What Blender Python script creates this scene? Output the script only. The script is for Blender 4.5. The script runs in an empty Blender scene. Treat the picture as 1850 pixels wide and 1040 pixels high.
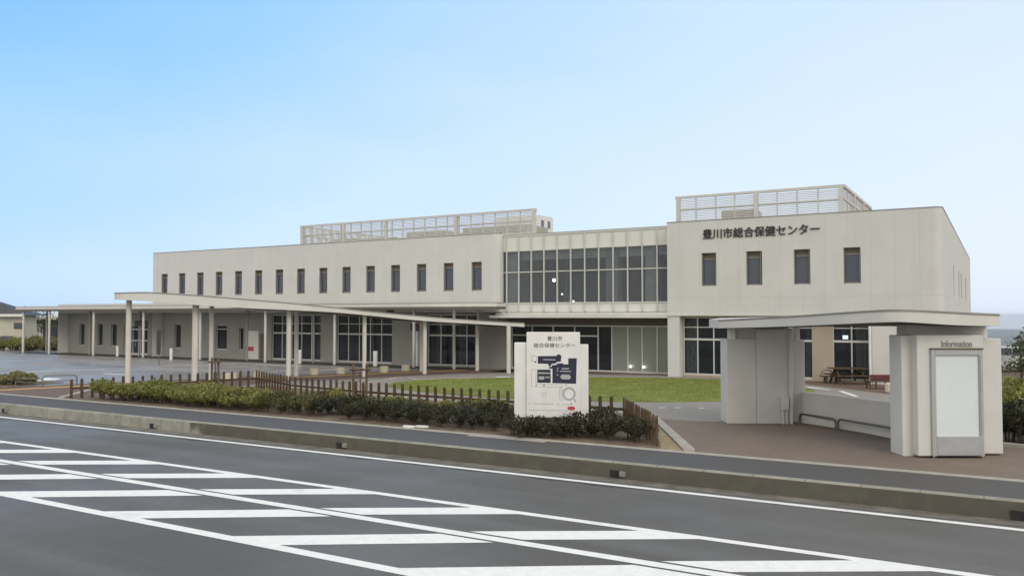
import bpy, math, random
from mathutils import Vector
random.seed(7)
S = bpy.context.scene
COL = S.collection

# ------------------------------------------------------------------ camera
FPX, EYE = 1506.0, 3.5                    # focal length in photo pixels, eye height above the road
PITCH, YAW = math.atan(50 / FPX), math.radians(30.3)
cam_d = bpy.data.cameras.new('camera')
cam_d.sensor_width = 36.0
cam_d.lens = FPX / 1850 * 36.0
cam_d.clip_end = 20000
cam_d.clip_start = 0.1
cam = bpy.data.objects.new('camera', cam_d)
COL.objects.link(cam)
cam.location = (0, 0, EYE)
cam.rotation_euler = (math.radians(90) + PITCH, 0, YAW)
S.camera = cam

# ------------------------------------------------------------------ sky, sun, exposure
SUN_EL, SUN_AZ = math.radians(38), math.radians(128)   # azimuth clockwise from +Y
w = bpy.data.worlds.new('World')
S.world = w
w.use_nodes = True
nt = w.node_tree
nt.nodes.clear()
def wn(t, **k):
    n = nt.nodes.new(t)
    for a, b in k.items():
        setattr(n, a, b)
    return n
wo = wn('ShaderNodeOutputWorld')
sky = wn('ShaderNodeTexSky', sky_type='NISHITA', sun_disc=False, sun_elevation=SUN_EL, sun_rotation=SUN_AZ)
sky.air_density, sky.dust_density, sky.ozone_density = 1.0, 1.6, 1.5
bg1 = wn('ShaderNodeBackground'); bg1.inputs[1].default_value = 0.10
nt.links.new(sky.outputs[0], bg1.inputs[0])
tc = wn('ShaderNodeTexCoord')
sep = wn('ShaderNodeSeparateXYZ'); nt.links.new(tc.outputs['Generated'], sep.inputs[0])
dot = wn('ShaderNodeVectorMath', operation='DOT_PRODUCT')
nt.links.new(tc.outputs['Generated'], dot.inputs[0])
dot.inputs[1].default_value = (math.cos(YAW), math.sin(YAW), 0)
# thin cloud veil: whiter towards the horizon and towards the east, torn by noise
mp = wn('ShaderNodeMapping'); nt.links.new(tc.outputs['Generated'], mp.inputs[0])
mp.inputs['Scale'].default_value = (1.6, 1.6, 5.0)
nz = wn('ShaderNodeTexNoise'); nz.inputs['Scale'].default_value = 1.3; nz.inputs['Detail'].default_value = 5
nt.links.new(mp.outputs[0], nz.inputs['Vector'])
def wmath(op, a, b=None, clamp=False):
    m = wn('ShaderNodeMath', operation=op, use_clamp=clamp)
    for i, x in enumerate((a, b)):
        if x is None: continue
        if isinstance(x, (int, float)): m.inputs[i].default_value = x
        else: nt.links.new(x, m.inputs[i])
    return m.outputs[0]
east = wmath('MULTIPLY', dot.outputs['Value'], 0.62)
elev = wmath('MULTIPLY', sep.outputs['Z'], -1.1)
nn = wmath('MULTIPLY', wmath('SUBTRACT', nz.outputs['Fac'], 0.5), 0.35)
# unseen warm-white cloud bank added in the south to take blue from the light
dots = wn('ShaderNodeVectorMath', operation='DOT_PRODUCT')
nt.links.new(tc.outputs['Generated'], dots.inputs[0])
dots.inputs[1].default_value = (math.sin(YAW), -math.cos(YAW), 0)
south = wmath('ADD', wmath('ADD', dots.outputs['Value'], wmath('MULTIPLY', sep.outputs['Z'], 0.55)), wmath('MULTIPLY', nn, 0.8))
deck = wn('ShaderNodeMapRange', interpolation_type='SMOOTHSTEP')
nt.links.new(south, deck.inputs[0])
for i_, v_ in ((1, -0.48), (2, 0.15), (3, 0.0), (4, 1.0)): deck.inputs[i_].default_value = v_
fac = wmath('ADD', wmath('ADD', wmath('ADD', east, elev), nn), 0.82, clamp=True)
ramp = wn('ShaderNodeValToRGB')
nt.links.new(fac, ramp.inputs[0])
el = ramp.color_ramp.elements
el[0].position, el[0].color = 0.0, (0.17, 0.47, 0.90, 1)
el[1].position, el[1].color = 1.0, (0.74, 0.83, 0.98, 1)
e = el.new(0.22); e.color = (0.31, 0.60, 0.97, 1)
e = el.new(0.55); e.color = (0.58, 0.76, 1.02, 1)
bg2 = wn('ShaderNodeBackground'); bg2.inputs[1].default_value = 1.12
dm = wn('ShaderNodeMix', data_type='RGBA')
nt.links.new(deck.outputs[0], dm.inputs[0]); nt.links.new(ramp.outputs[0], dm.inputs[6]); dm.inputs[7].default_value = (0.99, 0.955, 0.90, 1)
nt.links.new(dm.outputs[2], bg2.inputs[0])
mx = wn('ShaderNodeMixShader'); mx.inputs[0].default_value = 0.88
nt.links.new(bg1.outputs[0], mx.inputs[1]); nt.links.new(bg2.outputs[0], mx.inputs[2])
nt.links.new(mx.outputs[0], wo.inputs['Surface'])

sd = bpy.data.lights.new('sun', 'SUN')
sd.energy, sd.angle, sd.color = 1.0, math.radians(30), (1.0, 0.955, 0.89)
sun = bpy.data.objects.new('sun', sd); COL.objects.link(sun)
sdir = Vector((math.sin(SUN_AZ) * math.cos(SUN_EL), math.cos(SUN_AZ) * math.cos(SUN_EL), math.sin(SUN_EL)))
sun.rotation_euler = sdir.to_track_quat('Z', 'Y').to_euler()
sun.location = (20, -20, 60)
S.view_settings.view_transform = 'Standard'
S.view_settings.look = 'None'
S.view_settings.exposure = 0.07
S.view_settings.gamma = 1.0
S.view_settings.use_curve_mapping = False
S.cycles.max_bounces = 6
S.cycles.transparent_max_bounces = 12

# ------------------------------------------------------------------ surveying: where a sight line meets a plane
RV = Vector((math.cos(YAW), math.sin(YAW), 0))
F0 = Vector((-math.sin(YAW), math.cos(YAW), 0))
FV = F0 * math.cos(PITCH) + Vector((0, 0, math.sin(PITCH)))
UV = RV.cross(FV)
CP = Vector((0, 0, EYE))
SITE = 0.33                                # level of the site above the road
def sight(u, v): return RV * ((u - 925) / FPX) + UV * ((520 - v) / FPX) + FV
def G(u, v, z=SITE):
    d = sight(u, v); p = CP + d * ((z - EYE) / d.z); return (p.x, p.y)
def XZ(u, v, Y):
    d = sight(u, v); p = CP + d * (Y / d.y); return (p.x, p.z)
def zrow(x, y, v):                          # height above plan point (x,y) met by picture row v
    Z = Vector((x, y, 0)).dot(F0); return EYE + (570 - v) / FPX * Z * 1.001
def CW(u, Z): 
    p = RV * ((u - 925) / FPX * Z) + F0 * Z; return (p.x, p.y)
def lerp_tab(tab, u):
    if u <= tab[0][0]: return tab[0][1]
    for (a, b), (c, d) in zip(tab, tab[1:]):
        if u <= c: return b + (d - b) * (u - a) / (c - a)
    return tab[-1][1]
def ucol(x, y):
    p = Vector((x, y, 0)); return 925 + FPX * p.dot(RV) / p.dot(F0)

# ------------------------------------------------------------------ materials
def mat(name, col, rough=0.7, var=0.12, scale=3.0, spec=0.4, metal=0.0, bump=0.0, bscale=30.0, detail=4, col2=None, coords='Position', extra=None):
    m = bpy.data.materials.new(name); m.use_nodes = True
    n = m.node_tree.nodes; L = m.node_tree.links
    p = n['Principled BSDF']
    p.inputs['Roughness'].default_value = rough
    p.inputs['Metallic'].default_value = metal
    p.inputs['Specular IOR Level'].default_value = spec
    if coords == 'Position':
        g = n.new('ShaderNodeNewGeometry'); vec = g.outputs['Position']
    else:
        g = n.new('ShaderNodeTexCoord'); vec = g.outputs['Object']
    t = n.new('ShaderNodeTexNoise'); t.inputs['Scale'].default_value = scale; t.inputs['Detail'].default_value = detail
    L.new(vec, t.inputs['Vector'])
    r = n.new('ShaderNodeValToRGB'); L.new(t.outputs['Fac'], r.inputs[0])
    c1 = tuple(c * (1 - var) for c in col); c2 = col2 or tuple(min(1, c * (1 + var)) for c in col)
    r.color_ramp.elements[0].position = 0.32; r.color_ramp.elements[0].color = (*c1, 1)
    r.color_ramp.elements[1].position = 0.68; r.color_ramp.elements[1].color = (*c2, 1)
    out = r.outputs[0]
    if extra: out = extra(n, L, vec, out, p)
    L.new(out, p.inputs['Base Color'])
    if bump:
        t2 = n.new('ShaderNodeTexNoise'); t2.inputs['Scale'].default_value = bscale; t2.inputs['Detail'].default_value = 3
        L.new(vec, t2.inputs['Vector'])
        b = n.new('ShaderNodeBump'); b.inputs['Strength'].default_value = bump; b.inputs['Distance'].default_value = 0.02
        L.new(t2.outputs['Fac'], b.inputs['Height']); L.new(b.outputs[0], p.inputs['Normal'])
    return m
def mathn(n, L, op, a, b=None, c=None):
    m = n.new('ShaderNodeMath'); m.operation = op
    for i, x in enumerate((a, b, c)):
        if x is None: continue
        if isinstance(x, (int, float)): m.inputs[i].default_value = x
        else: L.new(x, m.inputs[i])
    return m.outputs[0]
def mixc(n, L, fac, a, b, mode='MIX'):
    m = n.new('ShaderNodeMix'); m.data_type = 'RGBA'; m.blend_type = mode
    for i, x in ((0, fac), (6, a), (7, b)):
        if isinstance(x, (int, float)): m.inputs[i].default_value = x
        elif isinstance(x, tuple): m.inputs[i].default_value = x
        else: L.new(x, m.inputs[i])
    return m.outputs[2]
def seams(n, L, vec, out, p):               # cast joints every panel width, a floor joint, faint run-off streaks
    s = n.new('ShaderNodeSeparateXYZ'); L.new(vec, s.inputs[0])
    fx = mathn(n, L, 'FRACT', mathn(n, L, 'MULTIPLY', mathn(n, L, 'ADD', s.outputs[0], 200.27), 1 / 1.027))
    jx = mathn(n, L, 'LESS_THAN', fx, 0.016)
    fz = mathn(n, L, 'ABSOLUTE', mathn(n, L, 'SUBTRACT', s.outputs[2], 4.42))
    jz = mathn(n, L, 'LESS_THAN', fz, 0.012)
    j = mathn(n, L, 'MULTIPLY', mathn(n, L, 'MAXIMUM', jx, jz), 0.27)
    out = mixc(n, L, j, out, (0.25, 0.24, 0.22, 1))
    mp_ = n.new('ShaderNodeMapping'); L.new(vec, mp_.inputs[0]); mp_.inputs['Scale'].default_value = (1.7, 1.7, 0.12)
    t = n.new('ShaderNodeTexNoise'); t.inputs['Scale'].default_value = 2.2; t.inputs['Detail'].default_value = 6
    L.new(mp_.outputs[0], t.inputs['Vector'])
    r = n.new('ShaderNodeMapRange'); L.new(t.outputs['Fac'], r.inputs[0])
    r.inputs[1].default_value = 0.5; r.inputs[2].default_value = 0.85; r.inputs[3].default_value = 0; r.inputs[4].default_value = 0.22
    return mixc(n, L, r.outputs[0], out, (0.46, 0.445, 0.40, 1))
def asphalt_patches(n, L, vec, out, p):     # damp and dry areas
    t = n.new('ShaderNodeTexNoise'); t.inputs['Scale'].default_value = 0.22; t.inputs['Detail'].default_value = 5
    L.new(vec, t.inputs['Vector'])
    r = n.new('ShaderNodeMapRange'); L.new(t.outputs['Fac'], r.inputs[0])
    r.inputs[1].default_value = 0.4; r.inputs[2].default_value = 0.62; r.inputs[3].default_value = 0.44; r.inputs[4].default_value = 0.72
    L.new(r.outputs[0], p.inputs['Roughness'])
    k = n.new('ShaderNodeMapRange'); L.new(t.outputs['Fac'], k.inputs[0])
    k.inputs[1].default_value = 0.35; k.inputs[2].default_value = 0.65; k.inputs[3].default_value = 0.0; k.inputs[4].default_value = 0.55
    out = mixc(n, L, k.outputs[0], out, (0.085, 0.083, 0.08, 1))
    mp_ = n.new('ShaderNodeMapping'); L.new(vec, mp_.inputs[0]); mp_.inputs['Scale'].default_value = (0.06, 1.3, 1)
    t3 = n.new('ShaderNodeTexNoise'); t3.inputs['Scale'].default_value = 1.0; t3.inputs['Detail'].default_value = 5; L.new(mp_.outputs[0], t3.inputs['Vector'])
    r3 = n.new('ShaderNodeMapRange'); L.new(t3.outputs['Fac'], r3.inputs[0]); r3.inputs[1].default_value = 0.45; r3.inputs[2].default_value = 0.7; r3.inputs[3].default_value = 0; r3.inputs[4].default_value = 0.55
    out = mixc(n, L, r3.outputs[0], out, (0.19, 0.187, 0.18, 1))
    v = n.new('ShaderNodeTexVoronoi'); v.inputs['Scale'].default_value = 55; L.new(vec, v.inputs['Vector'])
    g_ = n.new('ShaderNodeMapRange'); L.new(v.outputs['Color'], g_.inputs[0]); g_.inputs[1].default_value = 0; g_.inputs[2].default_value = 1; g_.inputs[3].default_value = 0.0; g_.inputs[4].default_value = 0.38
    out = mixc(n, L, g_.outputs[0], out, (0.06, 0.06, 0.06, 1))
    s_ = n.new('ShaderNodeSeparateXYZ'); L.new(vec, s_.inputs[0])       # damp fringe along the edge line
    t4 = n.new('ShaderNodeTexNoise'); t4.inputs['Scale'].default_value = 0.9; t4.inputs['Detail'].default_value = 6; L.new(vec, t4.inputs['Vector'])
    wv = mathn(n, L, 'SUBTRACT', t4.outputs['Fac'], mathn(n, L, 'MULTIPLY', mathn(n, L, 'ABSOLUTE', mathn(n, L, 'SUBTRACT', s_.outputs[1], 15.96)), 1.1))
    r4 = n.new('ShaderNodeMapRange'); L.new(wv, r4.inputs[0]); r4.inputs[1].default_value = 0.42; r4.inputs[2].default_value = 0.5; r4.inputs[3].default_value = 0; r4.inputs[4].default_value = 0.75
    return mixc(n, L, r4.outputs[0], out, (0.05, 0.048, 0.042, 1))
def wet_patches(n, L, vec, out, p):
    mp_ = n.new('ShaderNodeMapping'); L.new(vec, mp_.inputs[0]); mp_.inputs['Scale'].default_value = (0.35, 1.0, 1)
    t = n.new('ShaderNodeTexNoise'); t.inputs['Scale'].default_value = 0.35; t.inputs['Detail'].default_value = 4
    L.new(mp_.outputs[0], t.inputs['Vector'])
    r = n.new('ShaderNodeMapRange'); L.new(t.outputs['Fac'], r.inputs[0])
    r.inputs[1].default_value = 0.42; r.inputs[2].default_value = 0.60; r.inputs[3].default_value = 0.28; r.inputs[4].default_value = 0.6
    L.new(r.outputs[0], p.inputs['Roughness'])
    return out
def brick_pattern(c1, c2, mortar, sx, sy):
    def f(n, L, vec, out, p):
        b = n.new('ShaderNodeTexBrick'); L.new(vec, b.inputs['Vector'])
        b.inputs['Color1'].default_value = (*c1, 1); b.inputs['Color2'].default_value = (*c2, 1); b.inputs['Mortar'].default_value = (*mortar, 1)
        b.inputs['Scale'].default_value = 1.0; b.inputs['Brick Width'].default_value = sx; b.inputs['Row Height'].default_value = sy
        b.inputs['Mortar Size'].default_value = 0.006
        return mixc(n, L, 0.75, out, b.outputs['Color'])
    return f
def kerb_stain(n, L, vec, out, p):          # block joints, and the long dark stain on the eastern stretch
    s = n.new('ShaderNodeSeparateXYZ'); L.new(vec, s.inputs[0])
    t = n.new('ShaderNodeTexNoise'); t.inputs['Scale'].default_value = 1.2; t.inputs['Detail'].default_value = 6; L.new(vec, t.inputs['Vector'])
    e = mathn(n, L, 'ADD', s.outputs[0], mathn(n, L, 'MULTIPLY', mathn(n, L, 'SUBTRACT', t.outputs['Fac'], 0.5), 5.0))
    r = n.new('ShaderNodeMapRange'); L.new(e, r.inputs[0]); r.inputs[1].default_value = -20.9; r.inputs[2].default_value = -20.3; r.inputs[3].default_value = 0.0; r.inputs[4].default_value = 0.85
    side = mathn(n, L, 'LESS_THAN', s.outputs[2], 0.315)
    out = mixc(n, L, mathn(n, L, 'MULTIPLY', r.outputs[0], side), out, (0.058, 0.050, 0.037, 1))
    j = mathn(n, L, 'LESS_THAN', mathn(n, L, 'FRACT', mathn(n, L, 'ADD', s.outputs[0], 100.3)), 0.03)
    out = mixc(n, L, mathn(n, L, 'MULTIPLY', j, 0.6), out, (0.10, 0.10, 0.07, 1))
    t2 = n.new('ShaderNodeTexNoise'); t2.inputs['Scale'].default_value = 3.0; t2.inputs['Detail'].default_value = 8; L.new(vec, t2.inputs['Vector'])
    r2 = n.new('ShaderNodeMapRange'); L.new(t2.outputs['Fac'], r2.inputs[0]); r2.inputs[1].default_value = 0.48; r2.inputs[2].default_value = 0.75; r2.inputs[3].default_value = 0; r2.inputs[4].default_value = 0.5
    return mixc(n, L, r2.outputs[0], out, (0.13, 0.14, 0.085, 1))
def leafmat(name, cols, spec=0.25):
    m = bpy.data.materials.new(name); m.use_nodes = True
    n = m.node_tree.nodes; L = m.node_tree.links; p = n['Principled BSDF']
    g = n.new('ShaderNodeNewGeometry'); r = n.new('ShaderNodeValToRGB')
    oi = n.new('ShaderNodeObjectInfo')
    a = mathn(n, L, 'ADD', mathn(n, L, 'MULTIPLY', g.outputs['Random Per Island'], 0.65), mathn(n, L, 'MULTIPLY', oi.outputs['Random'], 0.35))
    L.new(a, r.inputs[0])
    while len(r.color_ramp.elements) < len(cols): r.color_ramp.elements.new(0.5)
    for i, c in enumerate(cols):
        r.color_ramp.elements[i].position = 0.08 + 0.84 * i / (len(cols) - 1); r.color_ramp.elements[i].color = (*c, 1)
    L.new(r.outputs[0], p.inputs['Base Color'])
    p.inputs['Roughness'].default_value = 0.55; p.inputs['Specular IOR Level'].default_value = spec
    tr = n.new('ShaderNodeBsdfTranslucent'); L.new(r.outputs[0], tr.inputs[0])
    ms = n.new('ShaderNodeMixShader'); ms.inputs[0].default_value = 0.25
    L.new(p.outputs[0], ms.inputs[1]); L.new(tr.outputs[0], ms.inputs[2])
    L.new(ms.outputs[0], n['Material Output'].inputs['Surface'])
    return m
def glassmat(name, tint, clear):            # pane: part see-through, part mirror of the sky
    m = bpy.data.materials.new(name); m.use_nodes = True
    n = m.node_tree.nodes; L = m.node_tree.links; p = n['Principled BSDF']
    p.inputs['Base Color'].default_value = (*tint, 1); p.inputs['Roughness'].default_value = 0.03
    p.inputs['Specular IOR Level'].default_value = 0.7
    t = n.new('ShaderNodeTexNoise'); t.inputs['Scale'].default_value = 0.7
    g = n.new('ShaderNodeNewGeometry'); L.new(g.outputs['Position'], t.inputs['Vector'])
    b = n.new('ShaderNodeBump'); b.inputs['Strength'].default_value = 0.05; L.new(t.outputs['Fac'], b.inputs['Height']); L.new(b.outputs[0], p.inputs['Normal'])
    tr = n.new('ShaderNodeBsdfTransparent'); tr.inputs[0].default_value = (0.88, 0.905, 0.925, 1)
    ms = n.new('ShaderNodeMixShader'); ms.inputs[0].default_value = clear
    L.new(p.outputs[0], ms.inputs[1]); L.new(tr.outputs[0], ms.inputs[2])
    L.new(ms.outputs[0], n['Material Output'].inputs['Surface'])
    return m
def glow(name, col, k):
    m = bpy.data.materials.new(name); m.use_nodes = True
    n = m.node_tree.nodes; p = n['Principled BSDF']
    p.inputs['Base Color'].default_value = (*col, 1); p.inputs['Emission Color'].default_value = (*col, 1); p.inputs['Emission Strength'].default_value = k
    return m

M = {}
M['facade'] = mat('facade_concrete', (0.605, 0.602, 0.58), 0.8, 0.035, 0.8, bump=0.12, bscale=60, extra=seams)
M['render'] = mat('smooth_render', (0.60, 0.592, 0.56), 0.75, 0.04, 1.5, bump=0.1, bscale=70)
M['gf_wall'] = mat('shaded_ground_floor_concrete', (0.285, 0.282, 0.25), 0.8, 0.06, 0.9, bump=0.1, bscale=50)  # canopy shade on the recessed wall is put into this darker colour
M['brown_wall'] = mat('tan_render', (0.40, 0.335, 0.255), 0.8, 0.05, 1.0, bump=0.1, bscale=50)
M['canopy'] = mat('canopy_paint', (0.61, 0.60, 0.56), 0.6, 0.05, 0.9, bump=0.05)
M['soffit'] = mat('shaded_soffit', (0.13, 0.11, 0.085), 0.8, 0.06, 2.0)  # shadow on the undersides is put into this dark brown
M['trim'] = mat('grey_coping_metal', (0.25, 0.24, 0.22), 0.5, 0.1, 2.0)
M['column'] = mat('column_paint', (0.60, 0.58, 0.53), 0.6, 0.05, 2.5)
M['frame'] = mat('window_aluminium', (0.56, 0.555, 0.52), 0.45, 0.05, 3.0, spec=0.5)
M['head'] = mat('brown_head_panel', (0.13, 0.105, 0.075), 0.6, 0.1, 3.0)
M['spandrel'] = mat('spandrel_panel', (0.68, 0.68, 0.63), 0.5, 0.03, 1.0)
M['glass_dark'] = glassmat('dark_window_glass', (0.085, 0.105, 0.14), 0.0)
M['glass_slit'] = glassmat('slit_window_glass', (0.085, 0.105, 0.145), 0.38)
M['glass_clear'] = glassmat('clear_curtain_glass', (0.14, 0.155, 0.175), 0.66)  # blue-grey tint stands in for sky reflected in the curtain wall
M['glass_gf'] = glassmat('ground_floor_glass', (0.035, 0.04, 0.05), 0.60)
M['glass_blind'] = glassmat('blind_tone_glass', (0.27, 0.30, 0.26), 0.12)  # pale tint puts the brightness of the blinds behind into the pane
M['blind'] = mat('roller_blind', (0.66, 0.67, 0.635), 0.8, 0.06, 1.5)
M['curtain'] = mat('pale_curtain', (0.55, 0.57, 0.53), 0.9, 0.15, 6.0)
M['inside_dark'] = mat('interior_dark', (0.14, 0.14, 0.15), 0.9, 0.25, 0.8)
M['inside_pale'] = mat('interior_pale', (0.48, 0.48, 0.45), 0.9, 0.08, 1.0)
M['screen'] = mat('screen_metal', (0.55, 0.54, 0.51), 0.55, 0.05, 2.0)
M['unit'] = mat('rooftop_unit_paint', (0.36, 0.35, 0.30), 0.6, 0.08, 1.0)
M['white'] = mat('white_paint', (0.74, 0.735, 0.71), 0.5, 0.05, 3.0)
M['letter'] = mat('dark_metal_letters', (0.035, 0.032, 0.03), 0.5, 0.2, 5.0)
M['road'] = mat('road_asphalt', (0.165, 0.158, 0.147), 0.6, 0.20, 160, spec=0.22, detail=3, bump=0.35, bscale=220, extra=asphalt_patches)
M['gutter'] = mat('gutter_concrete', (0.155, 0.145, 0.125), 0.8, 0.3, 2.5, bump=0.2)
M['sidewalk'] = mat('pavement_asphalt', (0.088, 0.0845, 0.081), 0.7, 0.25, 150, detail=3, bump=0.4, bscale=200)
M['lot'] = mat('wet_lot_asphalt', (0.26, 0.252, 0.245), 0.4, 0.18, 0.6, spec=0.3, bump=0.1, bscale=120, extra=wet_patches)
M['path'] = mat('pale_asphalt', (0.25, 0.235, 0.215), 0.75, 0.12, 60, bump=0.2, bscale=160)
M['kerb'] = mat('kerb_concrete', (0.29, 0.285, 0.24), 0.85, 0.12, 2.0, bump=0.25, bscale=50, extra=kerb_stain)
M['edging'] = mat('edging_concrete', (0.36, 0.345, 0.30), 0.85, 0.14, 4.0, bump=0.2)
M['brick'] = mat('brown_paving', (0.195, 0.152, 0.118), 0.8, 0.18, 1.0, bump=0.2, bscale=90, extra=brick_pattern((0.21, 0.165, 0.128), (0.17, 0.133, 0.104), (0.13, 0.115, 0.095), 0.2, 0.1))
M['brick_red'] = mat('reddish_paving', (0.155, 0.10, 0.075), 0.8, 0.18, 1.0, extra=brick_pattern((0.17, 0.112, 0.085), (0.13, 0.09, 0.07), (0.10, 0.08, 0.065), 0.2, 0.1))
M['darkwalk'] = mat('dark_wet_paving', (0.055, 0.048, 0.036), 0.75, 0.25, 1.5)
M['soil'] = mat('bed_soil', (0.15, 0.115, 0.08), 0.95, 0.3, 5.0, bump=0.6, bscale=25)
M['sand'] = mat('sandy_soil', (0.30, 0.235, 0.145), 0.95, 0.25, 6.0, bump=0.5, bscale=25)
M['lawn'] = mat('lawn_turf', (0.175, 0.215, 0.042), 0.9, 0.22, 1.1, bump=0.5, bscale=60, detail=8)
M['grass'] = leafmat('grass_blades', [(0.10, 0.14, 0.02), (0.17, 0.205, 0.04), (0.25, 0.26, 0.07)])
def worn(n, L, vec, out, p):                # chipped and tyre-grey patches
    t = n.new('ShaderNodeTexNoise'); t.inputs['Scale'].default_value = 1.1; t.inputs['Detail'].default_value = 9; t.inputs['Roughness'].default_value = 0.72; L.new(vec, t.inputs['Vector'])
    r = n.new('ShaderNodeMapRange'); L.new(t.outputs['Fac'], r.inputs[0]); r.inputs[1].default_value = 0.56; r.inputs[2].default_value = 0.76; r.inputs[3].default_value = 0; r.inputs[4].default_value = 0.5
    out = mixc(n, L, r.outputs[0], out, (0.42, 0.42, 0.40, 1))
    t2 = n.new('ShaderNodeTexNoise'); t2.inputs['Scale'].default_value = 26; t2.inputs['Detail'].default_value = 5; L.new(vec, t2.inputs['Vector'])
    r2 = n.new('ShaderNodeMapRange'); L.new(t2.outputs['Fac'], r2.inputs[0]); r2.inputs[1].default_value = 0.66; r2.inputs[2].default_value = 0.70; r2.inputs[3].default_value = 0; r2.inputs[4].default_value = 0.6
    return mixc(n, L, r2.outputs[0], out, (0.2, 0.2, 0.195, 1))
M['paint'] = mat('road_paint', (0.80, 0.80, 0.77), 0.6, 0.05, 6.0, bump=0.1, bscale=90, extra=worn)
M['yellow'] = mat('yellow_paint', (0.74, 0.44, 0.065), 0.6, 0.1, 4.0)
M['wood'] = mat('dark_stained_wood', (0.082, 0.054, 0.027), 0.75, 0.35, 9.0, bump=0.3, bscale=40)
M['wood_pale'] = mat('weathered_stake_wood', (0.12, 0.085, 0.055), 0.8, 0.3, 8.0, bump=0.3)
M['bark'] = mat('bark', (0.10, 0.075, 0.05), 0.9, 0.3, 12.0, bump=0.6)
M['cream'] = mat('cream_concrete', (0.62, 0.56, 0.42), 0.8, 0.06, 5.0, bump=0.2)
M['steel'] = mat('galvanised_steel', (0.40, 0.40, 0.39), 0.35, 0.1, 5.0, metal=0.7)
M['rail'] = mat('dull_grey_rail', (0.17, 0.17, 0.155), 0.45, 0.15, 8.0, metal=0.4)
M['silver'] = mat('silver_case', (0.42, 0.43, 0.44), 0.4, 0.05, 4.0, metal=0.35)
M['poster'] = mat('blank_poster_board', (0.66, 0.71, 0.72), 0.3, 0.03, 1.0)
M['navy'] = mat('map_navy', (0.022, 0.028, 0.05), 0.4, 0.1, 4.0)
M['mapgrey'] = mat('map_grey', (0.42, 0.41, 0.42), 0.5, 0.05, 4.0)
M['mapline'] = mat('map_outline_grey', (0.36, 0.355, 0.35), 0.5, 0.05, 4.0)
M['red'] = mat('red_marker', (0.50, 0.05, 0.075), 0.5, 0.08, 5.0)
M['signdark'] = mat('dark_sign_back', (0.05, 0.044, 0.042), 0.6, 0.1, 4.0)
M['slitframe'] = mat('bronze_window_frame', (0.21, 0.195, 0.17), 0.5, 0.06, 3.0)
M['bulkhead'] = mat('bulkhead_paint', (0.78, 0.80, 0.77), 0.9, 0.05, 1.0)
M['maroon'] = mat('maroon_panel', (0.06, 0.018, 0.02), 0.5, 0.1, 5.0)
M['redcloth'] = mat('red_bench_back', (0.115, 0.03, 0.026), 0.6, 0.1, 5.0)
M['black'] = mat('black_rubber', (0.02, 0.02, 0.02), 0.6, 0.2, 5.0)
M['rooftile'] = mat('dark_roof_tiles', (0.06, 0.06, 0.07), 0.6, 0.2, 3.0)
M['housewall'] = mat('cream_house_wall', (0.52, 0.49, 0.40), 0.8, 0.05, 1.0)
M['bluewall'] = mat('slate_blue_wall', (0.07, 0.075, 0.11), 0.8, 0.1, 1.0)
M['lamp'] = glow('lamp_glow', (1.0, 0.97, 0.9), 6.0)
M['lampg'] = glow('exit_lamp_glow', (0.75, 1.0, 0.85), 4.0)
M['litwin'] = glow('lit_window', (1.0, 0.55, 0.16), 1.0)
M['leaf_light'] = leafmat('yellow_green_leaves', [(0.08, 0.10, 0.02), (0.16, 0.185, 0.035), (0.26, 0.28, 0.065), (0.20, 0.15, 0.07), (0.36, 0.35, 0.12)])
M['leaf_mid'] = leafmat('mixed_green_leaves', [(0.035, 0.045, 0.012), (0.07, 0.085, 0.022), (0.15, 0.155, 0.045), (0.13, 0.075, 0.045)])
M['leaf_dark'] = leafmat('dark_green_leaves', [(0.016, 0.020, 0.009), (0.030, 0.036, 0.015), (0.055, 0.058, 0.024), (0.085, 0.055, 0.035)])
M['leaf_dry'] = leafmat('dry_stems', [(0.16, 0.125, 0.07), (0.24, 0.20, 0.10), (0.18, 0.20, 0.075), (0.32, 0.26, 0.14)])
M['leaf_tree'] = leafmat('tree_leaves', [(0.035, 0.05, 0.018), (0.07, 0.09, 0.03), (0.11, 0.13, 0.05)])
M['earth'] = mat('far_ground', (0.13, 0.135, 0.075), 0.95, 0.25, 0.05)
M['forest'] = mat('hazed_forest_hill', (0.075, 0.095, 0.08), 0.95, 0.3, 0.01)  # lightened from natural forest so the colour carries some distance haze
M['carpaint'] = mat('grey_car_paint', (0.42, 0.43, 0.44), 0.3, 0.03, 2.0, spec=0.6)

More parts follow.
